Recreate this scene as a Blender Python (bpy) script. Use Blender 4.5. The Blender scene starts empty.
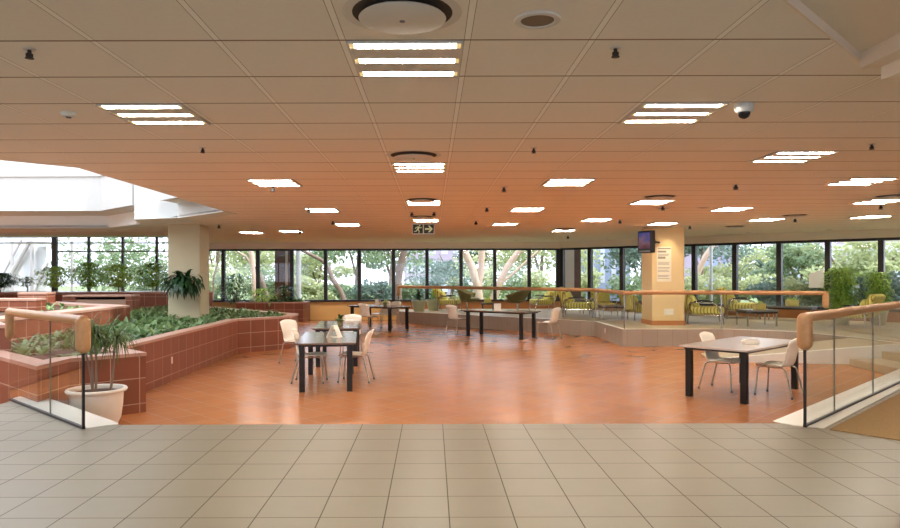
import bpy, bmesh, math, random
from math import sin, cos, pi, sqrt, atan2, radians
from mathutils import Vector, Matrix, noise
from mathutils.geometry import tessellate_polygon
random.seed(7)
sc = bpy.context.scene
COL = sc.collection
F, VX, HY, HB = 685.0, 432.0, 273.0, 1.44
ZO, ZL = -0.37, 0.05           # sunken terracotta floor, raised lounge floor
HC = 1.19; CZ = HB + HC        # ceiling above the eye, ceiling height
K = HC

def P(px, py, z):              # survey helper: photo pixel on a horizontal plane -> metres
    Y = (HB - z) * F / (py - HY)
    return ((px - VX) * Y / F, Y)
def AX(px, Y): return (px - VX) * Y / F
def AZ(py, Y): return HB - (py - HY) * Y / F

# ------------------------------------------------------------------ materials
def lin(c):
    return tuple(((v/255.0)/12.92 if v/255.0 <= .04045 else ((v/255.0+.055)/1.055)**2.4) for v in c) + (1.0,)
MATS = {}
def mat(name, rgb=(200,200,200), rough=.5, metal=0, spec=.5, noise_amt=0, noise_scale=8, emit=None, estr=0, bump=0, bscale=60, coat=0, trans=0):
    if name in MATS: return MATS[name]
    m = bpy.data.materials.new(name); m.use_nodes = True
    nt = m.node_tree; b = nt.nodes['Principled BSDF']
    b.inputs['Base Color'].default_value = lin(rgb)
    b.inputs['Roughness'].default_value = rough
    b.inputs['Metallic'].default_value = metal
    b.inputs['Specular IOR Level'].default_value = spec
    b.inputs['Coat Weight'].default_value = coat
    if emit:
        b.inputs['Emission Color'].default_value = lin(emit); b.inputs['Emission Strength'].default_value = estr
    tc = nt.nodes.new('ShaderNodeTexCoord')
    if noise_amt:
        n = nt.nodes.new('ShaderNodeTexNoise'); n.inputs['Scale'].default_value = noise_scale; n.inputs['Detail'].default_value = 4
        nt.links.new(tc.outputs['Object'], n.inputs['Vector'])
        mx = nt.nodes.new('ShaderNodeMix'); mx.data_type = 'RGBA'
        c = lin(rgb); mx.inputs[6].default_value = tuple(v*(1-noise_amt) for v in c[:3])+(1,); mx.inputs[7].default_value = tuple(min(1,v*(1+noise_amt)) for v in c[:3])+(1,)
        nt.links.new(n.outputs['Fac'], mx.inputs[0]); nt.links.new(mx.outputs[2], b.inputs['Base Color'])
    if bump:
        n2 = nt.nodes.new('ShaderNodeTexNoise'); n2.inputs['Scale'].default_value = bscale
        nt.links.new(tc.outputs['Object'], n2.inputs['Vector'])
        bp = nt.nodes.new('ShaderNodeBump'); bp.inputs['Strength'].default_value = bump; bp.inputs['Distance'].default_value = .01
        nt.links.new(n2.outputs['Fac'], bp.inputs['Height']); nt.links.new(bp.outputs['Normal'], b.inputs['Normal'])
    MATS[name] = m
    return m

def N(nt, t, **kw):
    n = nt.nodes.new(t)
    for k, v in kw.items(): setattr(n, k, v)
    return n
def mathn(nt, op, a, b=None, c=None):
    n = nt.nodes.new('ShaderNodeMath'); n.operation = op
    for i, v in enumerate((a, b, c)):
        if v is None: continue
        if isinstance(v, (int, float)): n.inputs[i].default_value = v
        else: nt.links.new(v, n.inputs[i])
    return n.outputs[0]

def tile_mat(name, tile, grout, us, u0, vs, v0, gw, rough=.4, ang=0, vary=.06, uv=False, gw_v=None, spec=.5, mottled=.08, mscale=3, bump=.3, coat=0, bump_noise=0, grout_v=None):
    """square grid on object coordinates (or UV metres): cell size us x vs, line width gw in metres"""
    m = bpy.data.materials.new(name); m.use_nodes = True; nt = m.node_tree; b = nt.nodes['Principled BSDF']
    tc = N(nt, 'ShaderNodeTexCoord')
    mp = N(nt, 'ShaderNodeMapping'); mp.inputs['Rotation'].default_value = (0, 0, ang)
    nt.links.new(tc.outputs['UV' if uv else 'Object'], mp.inputs['Vector'])
    sp = N(nt, 'ShaderNodeSeparateXYZ'); nt.links.new(mp.outputs[0], sp.inputs[0])
    u = mathn(nt, 'DIVIDE', mathn(nt, 'SUBTRACT', sp.outputs[0], u0), us)
    v = mathn(nt, 'DIVIDE', mathn(nt, 'SUBTRACT', sp.outputs[1], v0), vs)
    fu = mathn(nt, 'FRACT', u); fv = mathn(nt, 'FRACT', v)
    du = mathn(nt, 'MULTIPLY', mathn(nt, 'MINIMUM', fu, mathn(nt, 'SUBTRACT', 1, fu)), us)
    dv = mathn(nt, 'MULTIPLY', mathn(nt, 'MINIMUM', fv, mathn(nt, 'SUBTRACT', 1, fv)), vs)
    gv = gw if gw_v is None else gw_v
    lu = mathn(nt, 'LESS_THAN', du, gw/2); lv = mathn(nt, 'LESS_THAN', dv, gv/2)
    line = mathn(nt, 'MAXIMUM', lu, lv)
    cell = N(nt, 'ShaderNodeCombineXYZ'); nt.links.new(mathn(nt, 'FLOOR', u), cell.inputs[0]); nt.links.new(mathn(nt, 'FLOOR', v), cell.inputs[1])
    wn = N(nt, 'ShaderNodeTexWhiteNoise', noise_dimensions='2D'); nt.links.new(cell.outputs[0], wn.inputs['Vector'])
    nz = N(nt, 'ShaderNodeTexNoise'); nz.inputs['Scale'].default_value = mscale; nz.inputs['Detail'].default_value = 5
    nt.links.new(tc.outputs['Object'], nz.inputs['Vector'])
    k = mathn(nt, 'ADD', mathn(nt, 'MULTIPLY_ADD', wn.outputs['Value'], 2*vary, 1-vary), mathn(nt, 'MULTIPLY_ADD', nz.outputs['Fac'], 2*mottled, -mottled))
    vm = N(nt, 'ShaderNodeVectorMath', operation='SCALE'); vm.inputs[0].default_value = lin(tile)[:3]; nt.links.new(k, vm.inputs['Scale'])
    mx = N(nt, 'ShaderNodeMix', data_type='RGBA'); nt.links.new(line, mx.inputs[0]); nt.links.new(vm.outputs[0], mx.inputs[6]); mx.inputs[7].default_value = lin(grout)
    fin = mx.outputs[2]
    if grout_v:
        m2 = N(nt, 'ShaderNodeMix', data_type='RGBA'); nt.links.new(lv, m2.inputs[0]); nt.links.new(fin, m2.inputs[6]); m2.inputs[7].default_value = lin(grout_v); fin = m2.outputs[2]
        ed = mathn(nt, 'MULTIPLY', mathn(nt, 'LESS_THAN', du, gw/2+.0028), mathn(nt, 'SUBTRACT', 1, lu))
        m3 = N(nt, 'ShaderNodeMix', data_type='RGBA'); nt.links.new(ed, m3.inputs[0]); nt.links.new(fin, m3.inputs[6]); m3.inputs[7].default_value = lin(grout_v); fin = m3.outputs[2]
    nt.links.new(fin, b.inputs['Base Color'])
    b.inputs['Specular IOR Level'].default_value = spec; b.inputs['Coat Weight'].default_value = coat; b.inputs['Coat Roughness'].default_value = .25
    nt.links.new(mathn(nt, 'MULTIPLY_ADD', line, .3, rough), b.inputs['Roughness'])
    bp = N(nt, 'ShaderNodeBump'); bp.inputs['Strength'].default_value = bump; bp.inputs['Distance'].default_value = .004
    h = mathn(nt, 'SUBTRACT', 1, line)
    if bump_noise:
        n3 = N(nt, 'ShaderNodeTexNoise'); n3.inputs['Scale'].default_value = 120; nt.links.new(tc.outputs['Object'], n3.inputs['Vector'])
        h = mathn(nt, 'MULTIPLY_ADD', n3.outputs['Fac'], bump_noise, h)
    nt.links.new(h, bp.inputs['Height']); nt.links.new(bp.outputs['Normal'], b.inputs['Normal'])
    MATS[name] = m
    return m

def glass_mat(name, tint=(1,1,1), refl=1.0, rough=0.0):
    m = bpy.data.materials.new(name); m.use_nodes = True; nt = m.node_tree
    for n in list(nt.nodes): nt.nodes.remove(n)
    o = N(nt, 'ShaderNodeOutputMaterial'); t = N(nt, 'ShaderNodeBsdfTransparent'); g = N(nt, 'ShaderNodeBsdfGlossy')
    g.inputs['Roughness'].default_value = rough; t.inputs['Color'].default_value = tint + (1,)
    fr = N(nt, 'ShaderNodeLayerWeight'); fr.inputs['Blend'].default_value = .5
    k = mathn(nt, 'MULTIPLY', mathn(nt, 'MULTIPLY_ADD', mathn(nt, 'POWER', fr.outputs['Facing'], 5), .9, .03), refl)
    mx = N(nt, 'ShaderNodeMixShader'); nt.links.new(k, mx.inputs[0]); nt.links.new(t.outputs[0], mx.inputs[1]); nt.links.new(g.outputs[0], mx.inputs[2])
    nt.links.new(mx.outputs[0], o.inputs['Surface'])
    MATS[name] = m
    return m

def leaf_mat(name, c1, c2, rough=.5, trans=.35):
    m = bpy.data.materials.new(name); m.use_nodes = True; nt = m.node_tree
    b = nt.nodes['Principled BSDF']; o = nt.nodes['Material Output']
    g = N(nt, 'ShaderNodeNewGeometry'); nz = N(nt, 'ShaderNodeTexNoise'); nz.inputs['Scale'].default_value = 1.7
    tc = N(nt, 'ShaderNodeTexCoord'); nt.links.new(tc.outputs['Object'], nz.inputs['Vector'])
    k = mathn(nt, 'MULTIPLY_ADD', g.outputs['Random Per Island'], .6, mathn(nt, 'MULTIPLY', nz.outputs['Fac'], .4))
    mx = N(nt, 'ShaderNodeMix', data_type='RGBA'); nt.links.new(k, mx.inputs[0]); mx.inputs[6].default_value = lin(c1); mx.inputs[7].default_value = lin(c2)
    nt.links.new(mx.outputs[2], b.inputs['Base Color']); b.inputs['Roughness'].default_value = rough
    tr = N(nt, 'ShaderNodeBsdfTranslucent'); nt.links.new(mx.outputs[2], tr.inputs[0])
    ms = N(nt, 'ShaderNodeMixShader'); ms.inputs[0].default_value = trans
    nt.links.new(b.outputs[0], ms.inputs[1]); nt.links.new(tr.outputs[0], ms.inputs[2]); nt.links.new(ms.outputs[0], o.inputs['Surface'])
    MATS[name] = m
    return m

def wood_mat(name, c1, c2, rough=.35, scale=1.5, axis=0):
    m = bpy.data.materials.new(name); m.use_nodes = True; nt = m.node_tree; b = nt.nodes['Principled BSDF']
    tc = N(nt, 'ShaderNodeTexCoord'); mp = N(nt, 'ShaderNodeMapping'); s = [18, 18, 18]; s[axis] = 1.2
    mp.inputs['Scale'].default_value = s; nt.links.new(tc.outputs['Object'], mp.inputs[0])
    nz = N(nt, 'ShaderNodeTexNoise'); nz.inputs['Scale'].default_value = scale; nz.inputs['Detail'].default_value = 6; nz.inputs['Distortion'].default_value = .6
    nt.links.new(mp.outputs[0], nz.inputs['Vector'])
    mx = N(nt, 'ShaderNodeMix', data_type='RGBA'); nt.links.new(nz.outputs['Fac'], mx.inputs[0]); mx.inputs[6].default_value = lin(c1); mx.inputs[7].default_value = lin(c2)
    nt.links.new(mx.outputs[2], b.inputs['Base Color']); b.inputs['Roughness'].default_value = rough
    MATS[name] = m
    return m

GRX = math.pi/4
M_ceil = tile_mat('ceiling_tiles', (240,234,226), (250,246,240), .5365*HC, -.382*HC, .000791*F*HC, .004292*F*HC, .030, rough=.85, gw_v=.018, grout_v=(150,132,114), vary=.015, mottled=.03, mscale=30, spec=.15, bump=.5, bump_noise=.6)
M_floor = tile_mat('beige_floor_tiles', (133,126,108), (74,66,54), .2649*HB, .0682*HB, .000384*F*HB, .006398*F*HB, .007, rough=.38, vary=.03, mottled=.05, mscale=6, bump=.35, spec=.45)
M_terra = tile_mat('terracotta_floor_tiles', (176,114,68), (134,88,60), .40, .05, .40, .1, .011, ang=pi/4, rough=.26, vary=.10, mottled=.20, mscale=1.3, bump=.0, spec=.5)
M_brick = tile_mat('terracotta_wall_tiles', (134,78,56), (184,150,130), .36, 0, .33, .41, .012, uv=True, rough=.42, vary=.08, mottled=.12, mscale=4, bump=.4, spec=.4)
M_capglare = mat('terracotta_cap_glare', (190,150,132), rough=.3, noise_amt=.12, noise_scale=5)  # wall terracotta lightened to carry the glancing reflection on top faces
M_plat = tile_mat('taupe_wall_tiles', (160,148,134), (138,120,102), .37, 0, 2.0, -1.3, .008, uv=True, rough=.5, vary=.04, mottled=.05, mscale=5, bump=.3)
M_lounge = mat('lounge_floor', (176,164,138), rough=.5, noise_amt=.06, noise_scale=3)
M_carpet = mat('brown_carpet', (150,122,84), rough=.95, noise_amt=.25, noise_scale=60, bump=.6, bscale=200, spec=.1)
M_white = mat('white_plaster', (194,196,194), rough=.8, noise_amt=.02)
M_plaster = mat('grey_plaster', (222,224,218), rough=.8, noise_amt=.02)
M_bulk = mat('bulkhead_paint', (232,220,204), rough=.8)
M_yellow = mat('yellow_wall_paint', (226,190,128), rough=.7, noise_amt=.05, noise_scale=2)
M_col = mat('cream_column_paint', (224,196,146), rough=.6, noise_amt=.03, noise_scale=3)
M_colgreen = mat('column_render', (192,184,152), rough=.7, noise_amt=.04, noise_scale=3)
M_kerb = mat('pale_kerb', (226,224,214), rough=.35, noise_amt=.03)
M_black = mat('black_frame', (26,24,26), rough=.4)
M_blackleg = mat('black_table_leg', (18,16,17), rough=.35)
M_gapshade = mat('gap_shadow', (30,24,22), rough=.8)
M_seam = mat('glass_seam', (120,122,112), rough=.4)
M_grey = mat('grey_frame', (92,98,108), rough=.4)
M_chrome = mat('chrome', (190,188,184), rough=.22, metal=1)
M_chair = mat('ivory_plastic', (244,238,222), rough=.4)
M_chairleg = mat('satin_metal_leg', (176,166,150), rough=.35, metal=.7)
M_rail = wood_mat('rail_wood', (170,122,80), (202,156,108), rough=.4)
M_skirt = wood_mat('skirting_wood', (170,106,60), (192,128,78), rough=.45)
M_top = wood_mat('table_laminate', (104,84,72), (128,106,92), rough=.14, scale=1.2)
M_topsheen = mat('laminate_window_sheen', (200,188,180), rough=.3, spec=1.0, coat=1.0)  # table laminate painted pale to hold the window reflection
M_topsheen.node_tree.nodes['Principled BSDF'].inputs['Coat Roughness'].default_value = .22
M_edge = mat('table_edge', (150,118,88), rough=.4)
M_pot = mat('cream_pot', (226,220,206), rough=.55, noise_amt=.04)
M_potg = mat('pale_green_pot', (186,190,160), rough=.5)
M_soil = mat('soil', (74,52,40), rough=.95, noise_amt=.5, noise_scale=14, bump=1, bscale=40)
M_tube = mat('tube_glow', (255,255,250), emit=(255,246,232), estr=66)
M_tubeend = mat('tube_end', (224,206,150), rough=.4, emit=(255,220,150), estr=.5)
M_fix = mat('fixture_white', (212,208,200), rough=.5)
M_diff = mat('diffuser_paint', (212,210,204), rough=.5)
M_difgap = mat('diffuser_gap', (70,58,48), rough=.8)
M_sprink = mat('sprinkler_black', (34,26,24), rough=.5)
M_glass = glass_mat('clear_glass', (.965,.98,.97), .8)
M_wglass = glass_mat('window_glass', (.84,.87,.93), .9)
M_lightblue = mat('plastic_cover', (235,232,222), rough=.4)
M_bark = mat('pale_bark', (214,184,160), rough=.9, noise_amt=.25, noise_scale=3)
M_barkd = mat('brown_bark', (134,112,96), rough=.9, noise_amt=.3, noise_scale=4)
M_lime = mat('lime_cushion', (222,214,116), rough=.85)
M_olive = mat('olive_shell', (112,104,60), rough=.7)
L_ground = leaf_mat('ground_cover_leaf', (36,74,34), (150,180,118), .4)
L_palm = leaf_mat('palm_leaf', (52,74,34), (120,138,76), .5)
L_hang = leaf_mat('dark_glossy_leaf', (20,48,26), (54,92,52), .35, .2)
L_ficus = leaf_mat('ficus_leaf', (96,148,58), (190,220,116), .4)
L_bright = leaf_mat('bright_leaf', (140,180,76), (226,240,150), .5, .6)
L_outhaze = [leaf_mat('hazed_leaf_yellow', (152,164,116), (220,222,172), .7, .4),  # leaf colours paled, with outdoor haze painted in
         leaf_mat('hazed_leaf_green', (100,126,92), (174,188,146), .7, .4),
         leaf_mat('hazed_leaf_blue', (84,108,98), (146,164,146), .7, .4)]

def stripe_mat():
    m = bpy.data.materials.new('striped_lime_fabric'); m.use_nodes = True; nt = m.node_tree; b = nt.nodes['Principled BSDF']
    tc = N(nt, 'ShaderNodeTexCoord'); sp = N(nt, 'ShaderNodeSeparateXYZ'); nt.links.new(tc.outputs['Object'], sp.inputs[0])
    f = mathn(nt, 'FRACT', mathn(nt, 'MULTIPLY', mathn(nt, 'ADD', sp.outputs[0], sp.outputs[1]), 14))
    s = mathn(nt, 'LESS_THAN', f, .32)
    mx = N(nt, 'ShaderNodeMix', data_type='RGBA'); nt.links.new(s, mx.inputs[0]); mx.inputs[6].default_value = lin((222,214,120)); mx.inputs[7].default_value = lin((150,138,70))
    nt.links.new(mx.outputs[2], b.inputs['Base Color']); b.inputs['Roughness'].default_value = .9
    return m
M_stripe = stripe_mat()

# ------------------------------------------------------------------ mesh builder
class MB:
    def __init__(s): s.v = []; s.f = []; s.uv = {}; s.mi = []; s.cur = 0
    def face(s, idx, uv=None):
        if uv: s.uv[len(s.f)] = uv
        s.f.append(tuple(idx)); s.mi.append(s.cur); return s
    def add(s, vs, fs):
        o = len(s.v); s.v += [tuple(v) for v in vs]
        for f in fs: s.face([i+o for i in f])
        return s
    def box(s, x0, x1, y0, y1, z0, z1, M=None):
        vs = [Vector((x, y, z)) for z in (z0, z1) for y in (y0, y1) for x in (x0, x1)]
        if M: vs = [M @ v for v in vs]
        return s.add(vs, [(0,2,3,1),(4,5,7,6),(0,1,5,4),(2,6,7,3),(0,4,6,2),(1,3,7,5)])
    def cbox(s, c, d, rz=0, M=None):
        M0 = Matrix.Translation(c) @ Matrix.Rotation(rz, 4, 'Z')
        if M: M0 = M @ M0
        return s.box(-d[0]/2, d[0]/2, -d[1]/2, d[1]/2, -d[2]/2, d[2]/2, M0)
    def prism(s, poly, z0, z1, uvs=False, u0=0):
        n = len(poly); o = len(s.v)
        s.v += [(p[0], p[1], z0) for p in poly] + [(p[0], p[1], z1) for p in poly]
        tris = tessellate_polygon([[Vector((p[0], p[1], 0)) for p in poly]])
        area = sum(poly[i][0]*poly[(i+1)%n][1]-poly[(i+1)%n][0]*poly[i][1] for i in range(n))
        for t in tris:
            a, b, c = t
            cr = (poly[b][0]-poly[a][0])*(poly[c][1]-poly[a][1])-(poly[b][1]-poly[a][1])*(poly[c][0]-poly[a][0])
            if cr < 0: a, b, c = c, b, a
            s.face((o+n+a, o+n+b, o+n+c)); s.face((o+c, o+b, o+a))
        L = u0
        for i in range(n):
            j = (i+1) % n; d = math.dist(poly[i], poly[j])
            q = (o+i, o+j, o+n+j, o+n+i) if area > 0 else (o+j, o+i, o+n+i, o+n+j)
            us = (L, L+d, L+d, L) if area > 0 else (L+d, L, L, L+d)
            s.face(q, [(us[0], z0), (us[1], z0), (us[2], z1), (us[3], z1)]); L += d
        return s
    def wall(s, pts, z0, z1, t=.1, side=1):
        """thin wall along an open polyline, thickness t to one side"""
        off = offset_line(pts, t*side)
        return s.prism(list(pts) + off[::-1], z0, z1)
    def tube(s, pts, r, n=10, cap=True):
        pts = [Vector(p) for p in pts]; rs = r if isinstance(r, (list, tuple)) else [r]*len(pts); o = len(s.v); prev = None
        for i, p in enumerate(pts):
            t = (pts[min(i+1, len(pts)-1)] - pts[max(i-1, 0)]).normalized()
            if prev is None:
                a = t.orthogonal().normalized()
            else: a = (prev - prev.dot(t)*t); a = a.normalized() if a.length > 1e-6 else t.orthogonal().normalized()
            prev = a; b = t.cross(a)
            for k in range(n):
                th = 2*pi*k/n; s.v.append(tuple(p + rs[i]*(cos(th)*a + sin(th)*b)))
        for i in range(len(pts)-1):
            for k in range(n):
                k2 = (k+1) % n; s.face((o+i*n+k, o+i*n+k2, o+(i+1)*n+k2, o+(i+1)*n+k))
        if cap:
            s.face([o+k for k in range(n)][::-1]); s.face([o+(len(pts)-1)*n+k for k in range(n)])
        return s
    def lathe(s, prof, c=(0,0,0), n=28, M=None):
        o = len(s.v)
        for (r, z) in prof:
            for k in range(n):
                th = 2*pi*k/n; v = Vector((c[0]+r*cos(th), c[1]+r*sin(th), c[2]+z)); s.v.append(tuple(M @ v) if M else tuple(v))
        for i in range(len(prof)-1):
            for k in range(n):
                k2 = (k+1) % n; s.face((o+i*n+k, o+i*n+k2, o+(i+1)*n+k2, o+(i+1)*n+k))
        if prof[0][0] > 1e-4: s.face([o+k for k in range(n)][::-1])
        if prof[-1][0] > 1e-4: s.face([o+(len(prof)-1)*n+k for k in range(n)])
        return s
    def leaf(s, base, d, L, W, droop=.4, seg=4, fold=.25):
        base = Vector(base); d = Vector(d).normalized(); side = d.cross(Vector((0,0,1)))
        side = side.normalized() if side.length > .05 else Vector((1,0,0)).lerp(Vector((0,1,0)), random.random()).normalized()
        o = len(s.v); p = base.copy(); cur = d.copy()
        for i in range(seg+1):
            t = i/seg; w = W*.5*sin(pi*min(1, .08+.92*t)**.8)*(1 if i < seg else .15)
            up = side.cross(cur).normalized()
            s.v.append(tuple(p - side*w + up*w*fold)); s.v.append(tuple(p + side*w + up*w*fold))
            cur = (cur + Vector((0,0,-droop/seg*2*(.4+t)))).normalized(); p = p + cur*L/seg
        for i in range(seg): s.face((o+2*i, o+2*i+1, o+2*i+3, o+2*i+2))
        return s
    def card(s, c, size, asp=.55):
        c = Vector(c); a = Vector((random.gauss(0,1), random.gauss(0,1), random.gauss(0,.6))).normalized(); b = a.orthogonal().normalized(); b = Matrix.Rotation(random.random()*6.28, 3, a) @ b
        o = len(s.v); h = size/2; w = size*asp/2
        s.v += [tuple(c-a*h), tuple(c+b*w), tuple(c+a*h), tuple(c-b*w)]; s.face((o, o+1, o+2, o+3)); return s
    def build(s, name, m, parent=None, smooth=False, bevel=0, autosm=None):
        me = bpy.data.meshes.new(name); me.from_pydata(s.v, [], s.f)
        ms = m if isinstance(m, (list, tuple)) else [m]
        for x in ms: me.materials.append(x)
        if len(ms) > 1: me.polygons.foreach_set('material_index', s.mi)
        if s.uv:
            l = me.uv_layers.new(name='UVMap')
            for fi, uvs in s.uv.items():
                for k, li in enumerate(me.polygons[fi].loop_indices): l.data[li].uv = uvs[k]
        if smooth:
            me.polygons.foreach_set('use_smooth', [True]*len(me.polygons))
        me.update()
        if smooth: me.set_sharp_from_angle(angle=radians(38))
        o = bpy.data.objects.new(name, me); COL.objects.link(o)
        if parent: o.parent = parent
        if bevel:
            b = o.modifiers.new('bevel', 'BEVEL'); b.width = bevel; b.segments = 2; b.limit_method = 'ANGLE'
        return o

def offset_line(pts, d):
    out = []
    n = len(pts)
    for i in range(n):
        ns = []
        if i > 0: ns.append((pts[i-1], pts[i]))
        if i < n-1: ns.append((pts[i], pts[i+1]))
        nn = []
        for a, b in ns:
            l = math.dist(a, b); nn.append(Vector((-(b[1]-a[1])/l, (b[0]-a[0])/l)))
        if len(nn) == 2:
            h = (nn[0]+nn[1]).normalized(); k = 1/max(.3, h.dot(nn[0])); v = h*k
        else: v = nn[0]
        out.append((pts[i][0]+v.x*d, pts[i][1]+v.y*d))
    return out
def offset_poly(poly, d):
    n = len(poly); out = []
    for i in range(n):
        a, b, c = poly[i-1], poly[i], poly[(i+1) % n]
        l1 = math.dist(a, b); l2 = math.dist(b, c)
        n1 = Vector((-(b[1]-a[1])/l1, (b[0]-a[0])/l1)); n2 = Vector((-(c[1]-b[1])/l2, (c[0]-b[0])/l2))
        h = (n1+n2).normalized(); k = 1/max(.35, h.dot(n1)); out.append((b[0]+h.x*k*d, b[1]+h.y*k*d))
    return out

def tag(o, label=None, cat=None, group=None, kind=None):
    if label: o['label'] = label
    if cat: o['category'] = cat
    if group: o['group'] = group
    if kind: o['kind'] = kind
    return o
def empty(name, loc=(0,0,0), rz=0, label=None, cat=None, group=None, kind=None):
    o = bpy.data.objects.new(name, None); COL.objects.link(o); o.location = loc; o.rotation_euler = (0,0,rz); o.empty_display_size = .1
    return tag(o, label, cat, group, kind)
def copy_tree(o, parent=None):
    c = o.copy(); COL.objects.link(c); c.parent = parent
    for ch in [x for x in o.children]: copy_tree(ch, c)
    return c
def struct(o): o['kind'] = 'structure'; return o

# ------------------------------------------------------------------ floors
KD = [(-3.24,6.36), (-4.70,7.77)]         # left balustrade foot line
RD = [(3.46,6.36), (9.4,12.1)]            # right balustrade foot line
base = MB().box(-19, 19, -6, 27.4, -.62, ZO).build('floor', M_terra); struct(base)
KW = .24
beige = [(-19,-6), (19,-6), (19,12.4), (9.75,12.4), (3.62,6.47), (-3.40,6.47), (-4.95,7.97), (-4.95,6.0), (-19,6.0)]
fb = MB().prism([(-19,-6), (19,-6), (19,12.6), (9.75,12.6), (3.72,6.53), (-3.2,6.53), (-4.78,8.05), (-4.78,6.9), (-19,6.9)], ZO, 0).build('floor_walkway', M_floor); struct(fb)
k1 = MB().prism([(-3.24,6.38), (-3.00,6.55), (-3.05,6.62), (-4.70,8.16), (-4.84,8.02), (-4.84,7.86)], 0.0, .006).build('trim_1', M_kerb); struct(k1)
k2 = MB().prism([(3.40,6.42), (3.60,6.30), (9.95,12.55), (9.6,12.75), (3.28,6.6)], 0.0, .006).build('trim_2', M_kerb); struct(k2)
cp = MB().prism([(3.62,6.24), (11.2,13.6), (12.6,10.2), (5.9,3.6)], .001, .012).build('carpet', M_carpet)
cp2 = tag(cp, 'brown carpet laid on the beige floor beside the right glass balustrade', 'carpet')

# lounge platform
A = (4.63,19.5); B = (4.66,16.75)
edge = [(-1.35,26.6), (-1.3,24.9), A, B, (7.1,16.75), (8.45,15.95), (8.95,14.5), (9.08,13.25), (9.4,12.6), (19,12.6)]
lp = edge + [(19,27.2), (-1.35,27.2)]
m = MB(); m.prism(lp, ZO, ZL-.0)
for i in range(len(m.mi)):
    vs = [m.v[k] for k in m.f[i]]
    if all(abs(v[2]-ZL) < 1e-5 for v in vs): m.mi[i] = 1
plat = m.build('floor_lounge', [M_plat, M_lounge]); struct(plat)
ln = offset_line(edge[1:9], .10)
k3 = MB(); k3.prism(edge[1:9] + ln[::-1], ZL, ZL+.004); struct(k3.build('trim_3', M_kerb))
# outlet plates on the platform face
def plate(name, c, nrm, label, w=.075, h=.12):
    rz = atan2(nrm[1], nrm[0]) + pi/2
    e = empty(name, c, rz, label, 'outlet')
    MB().cbox((0,0,0), (w, .012, h)).build('cover', M_lightblue, e, bevel=.003)
    cv = e.children[0] if e.children else e; MB().cbox((0,-.008,h*.18), (w*.55, .006, h*.25)).build('socket', M_chair, cv)
    MB().cbox((0,-.008,-h*.2), (w*.55, .006, h*.2)).build('switch', M_chair, cv)
    return e
# A-B face normal is -x
plate('wall_outlet', (4.63-.008, 18.3, -.11), (-1,0), 'white outlet on the tiled face of the raised lounge floor')
plate('wall_outlet', (-4.40+.008, 11.55, -.02), (1,0), 'small white outlet on the long terracotta planter wall')

# ramp wall + steps at right
rw = MB(); o = len(rw.v)
rx = [(5.7,13.95), (9.08,13.22)]
rw.v += [(5.7,13.95,ZO),(9.08,13.22,ZO),(9.08,13.22,.05),(5.7,13.95,-.33),(5.72,14.07,ZO),(9.08,13.34,ZO),(9.08,13.34,.05),(5.72,14.07,-.33)]
for f in ((0,1,2,3),(4,7,6,5),(3,2,6,7),(0,3,7,4),(1,5,6,2),(0,4,5,1)): rw.face(f, [(0,0)]*4)
rw.build('ramp_kerb_wall', M_plaster); tag(bpy.data.objects['ramp_kerb_wall'], 'low sloping kerb wall of the ramp behind the right table', 'wall', kind='structure')
rp = MB(); rp.v += [(5.7,14.0,ZO+.005),(9.08,13.3,.04),(8.95,14.6,.04),(6.0,15.3,ZO+.005)]; rp.face((0,1,2,3))
rp.v += [(5.7,14.0,ZO),(9.08,13.3,ZO),(8.95,14.6,ZO),(6.0,15.3,ZO)]; rp.face((4,7,6,5)); rp.face((3,2,6,7)); rp.face((1,5,6,2)); rp.face((0,4,5,1))
tag(rp.build('ramp', M_lounge), 'pale ramp rising from the terracotta floor to the lounge', 'ramp', kind='structure')
st = empty('stair', (8.05,12.3,ZO), 0, 'short flight of pale steps behind the right glass balustrade', 'steps', kind='structure')
for i in range(3):
    MB().box(i*.62, 1.9, -1.3 + i*.62, .92, i*.14, (i+1)*.14-.0015).build('step', M_lounge, st, bevel=.008)

# ------------------------------------------------------------------ ceiling
def C(px, py): return P_c(px, py)
def P_c(px, py):
    Y = HC*F/(HY-py); return ((px-VX)*Y/F, Y)
p1, p2, p3, p4 = P_c(0,159.5), P_c(78,167), P_c(222,210.8), P_c(178,218.5)
XE = p2[0]                                      # void's right edge
p3 = (XE, p3[1]-.05)
holeL = [(-17.6,3.4), (p1[0]-3.9, p1[1]-3.9), p2, p3, (XE-1.3, p3[1]+1.35), (-6.85,16.2), (-8.12,17.5), (-17.6,17.5)]
stripL = [(-17.6,19.4), (-7.15,19.4), (-9.25,26.6), (-17.6,26.6)]
holeR = [(1.0*K,2.21*K), (2.03*K,3.24*K), (2.03*K,.6*K), (1.0*K,.6*K)]
outer = [(-19,-6), (19,-6), (19,27.3), (-19,27.3)]
loops = [outer, holeL, stripL, holeR]
allp = [q for l in loops for q in l]
tris = tessellate_polygon([[Vector((x,y,0)) for x, y in l] for l in loops])
cm = MB(); cm.v = [(x,y,CZ) for x, y in allp]; nn = len(allp); cm.v += [(x,y,CZ+.04) for x, y in allp]
for a, b, c in tris:
    cr = (allp[b][0]-allp[a][0])*(allp[c][1]-allp[a][1])-(allp[b][1]-allp[a][1])*(allp[c][0]-allp[a][0])
    if cr > 0: a, b, c = c, b, a
    cm.face((a,b,c)); cm.face((nn+c, nn+b, nn+a))
struct(cm.build('ceiling', M_ceil))
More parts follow.
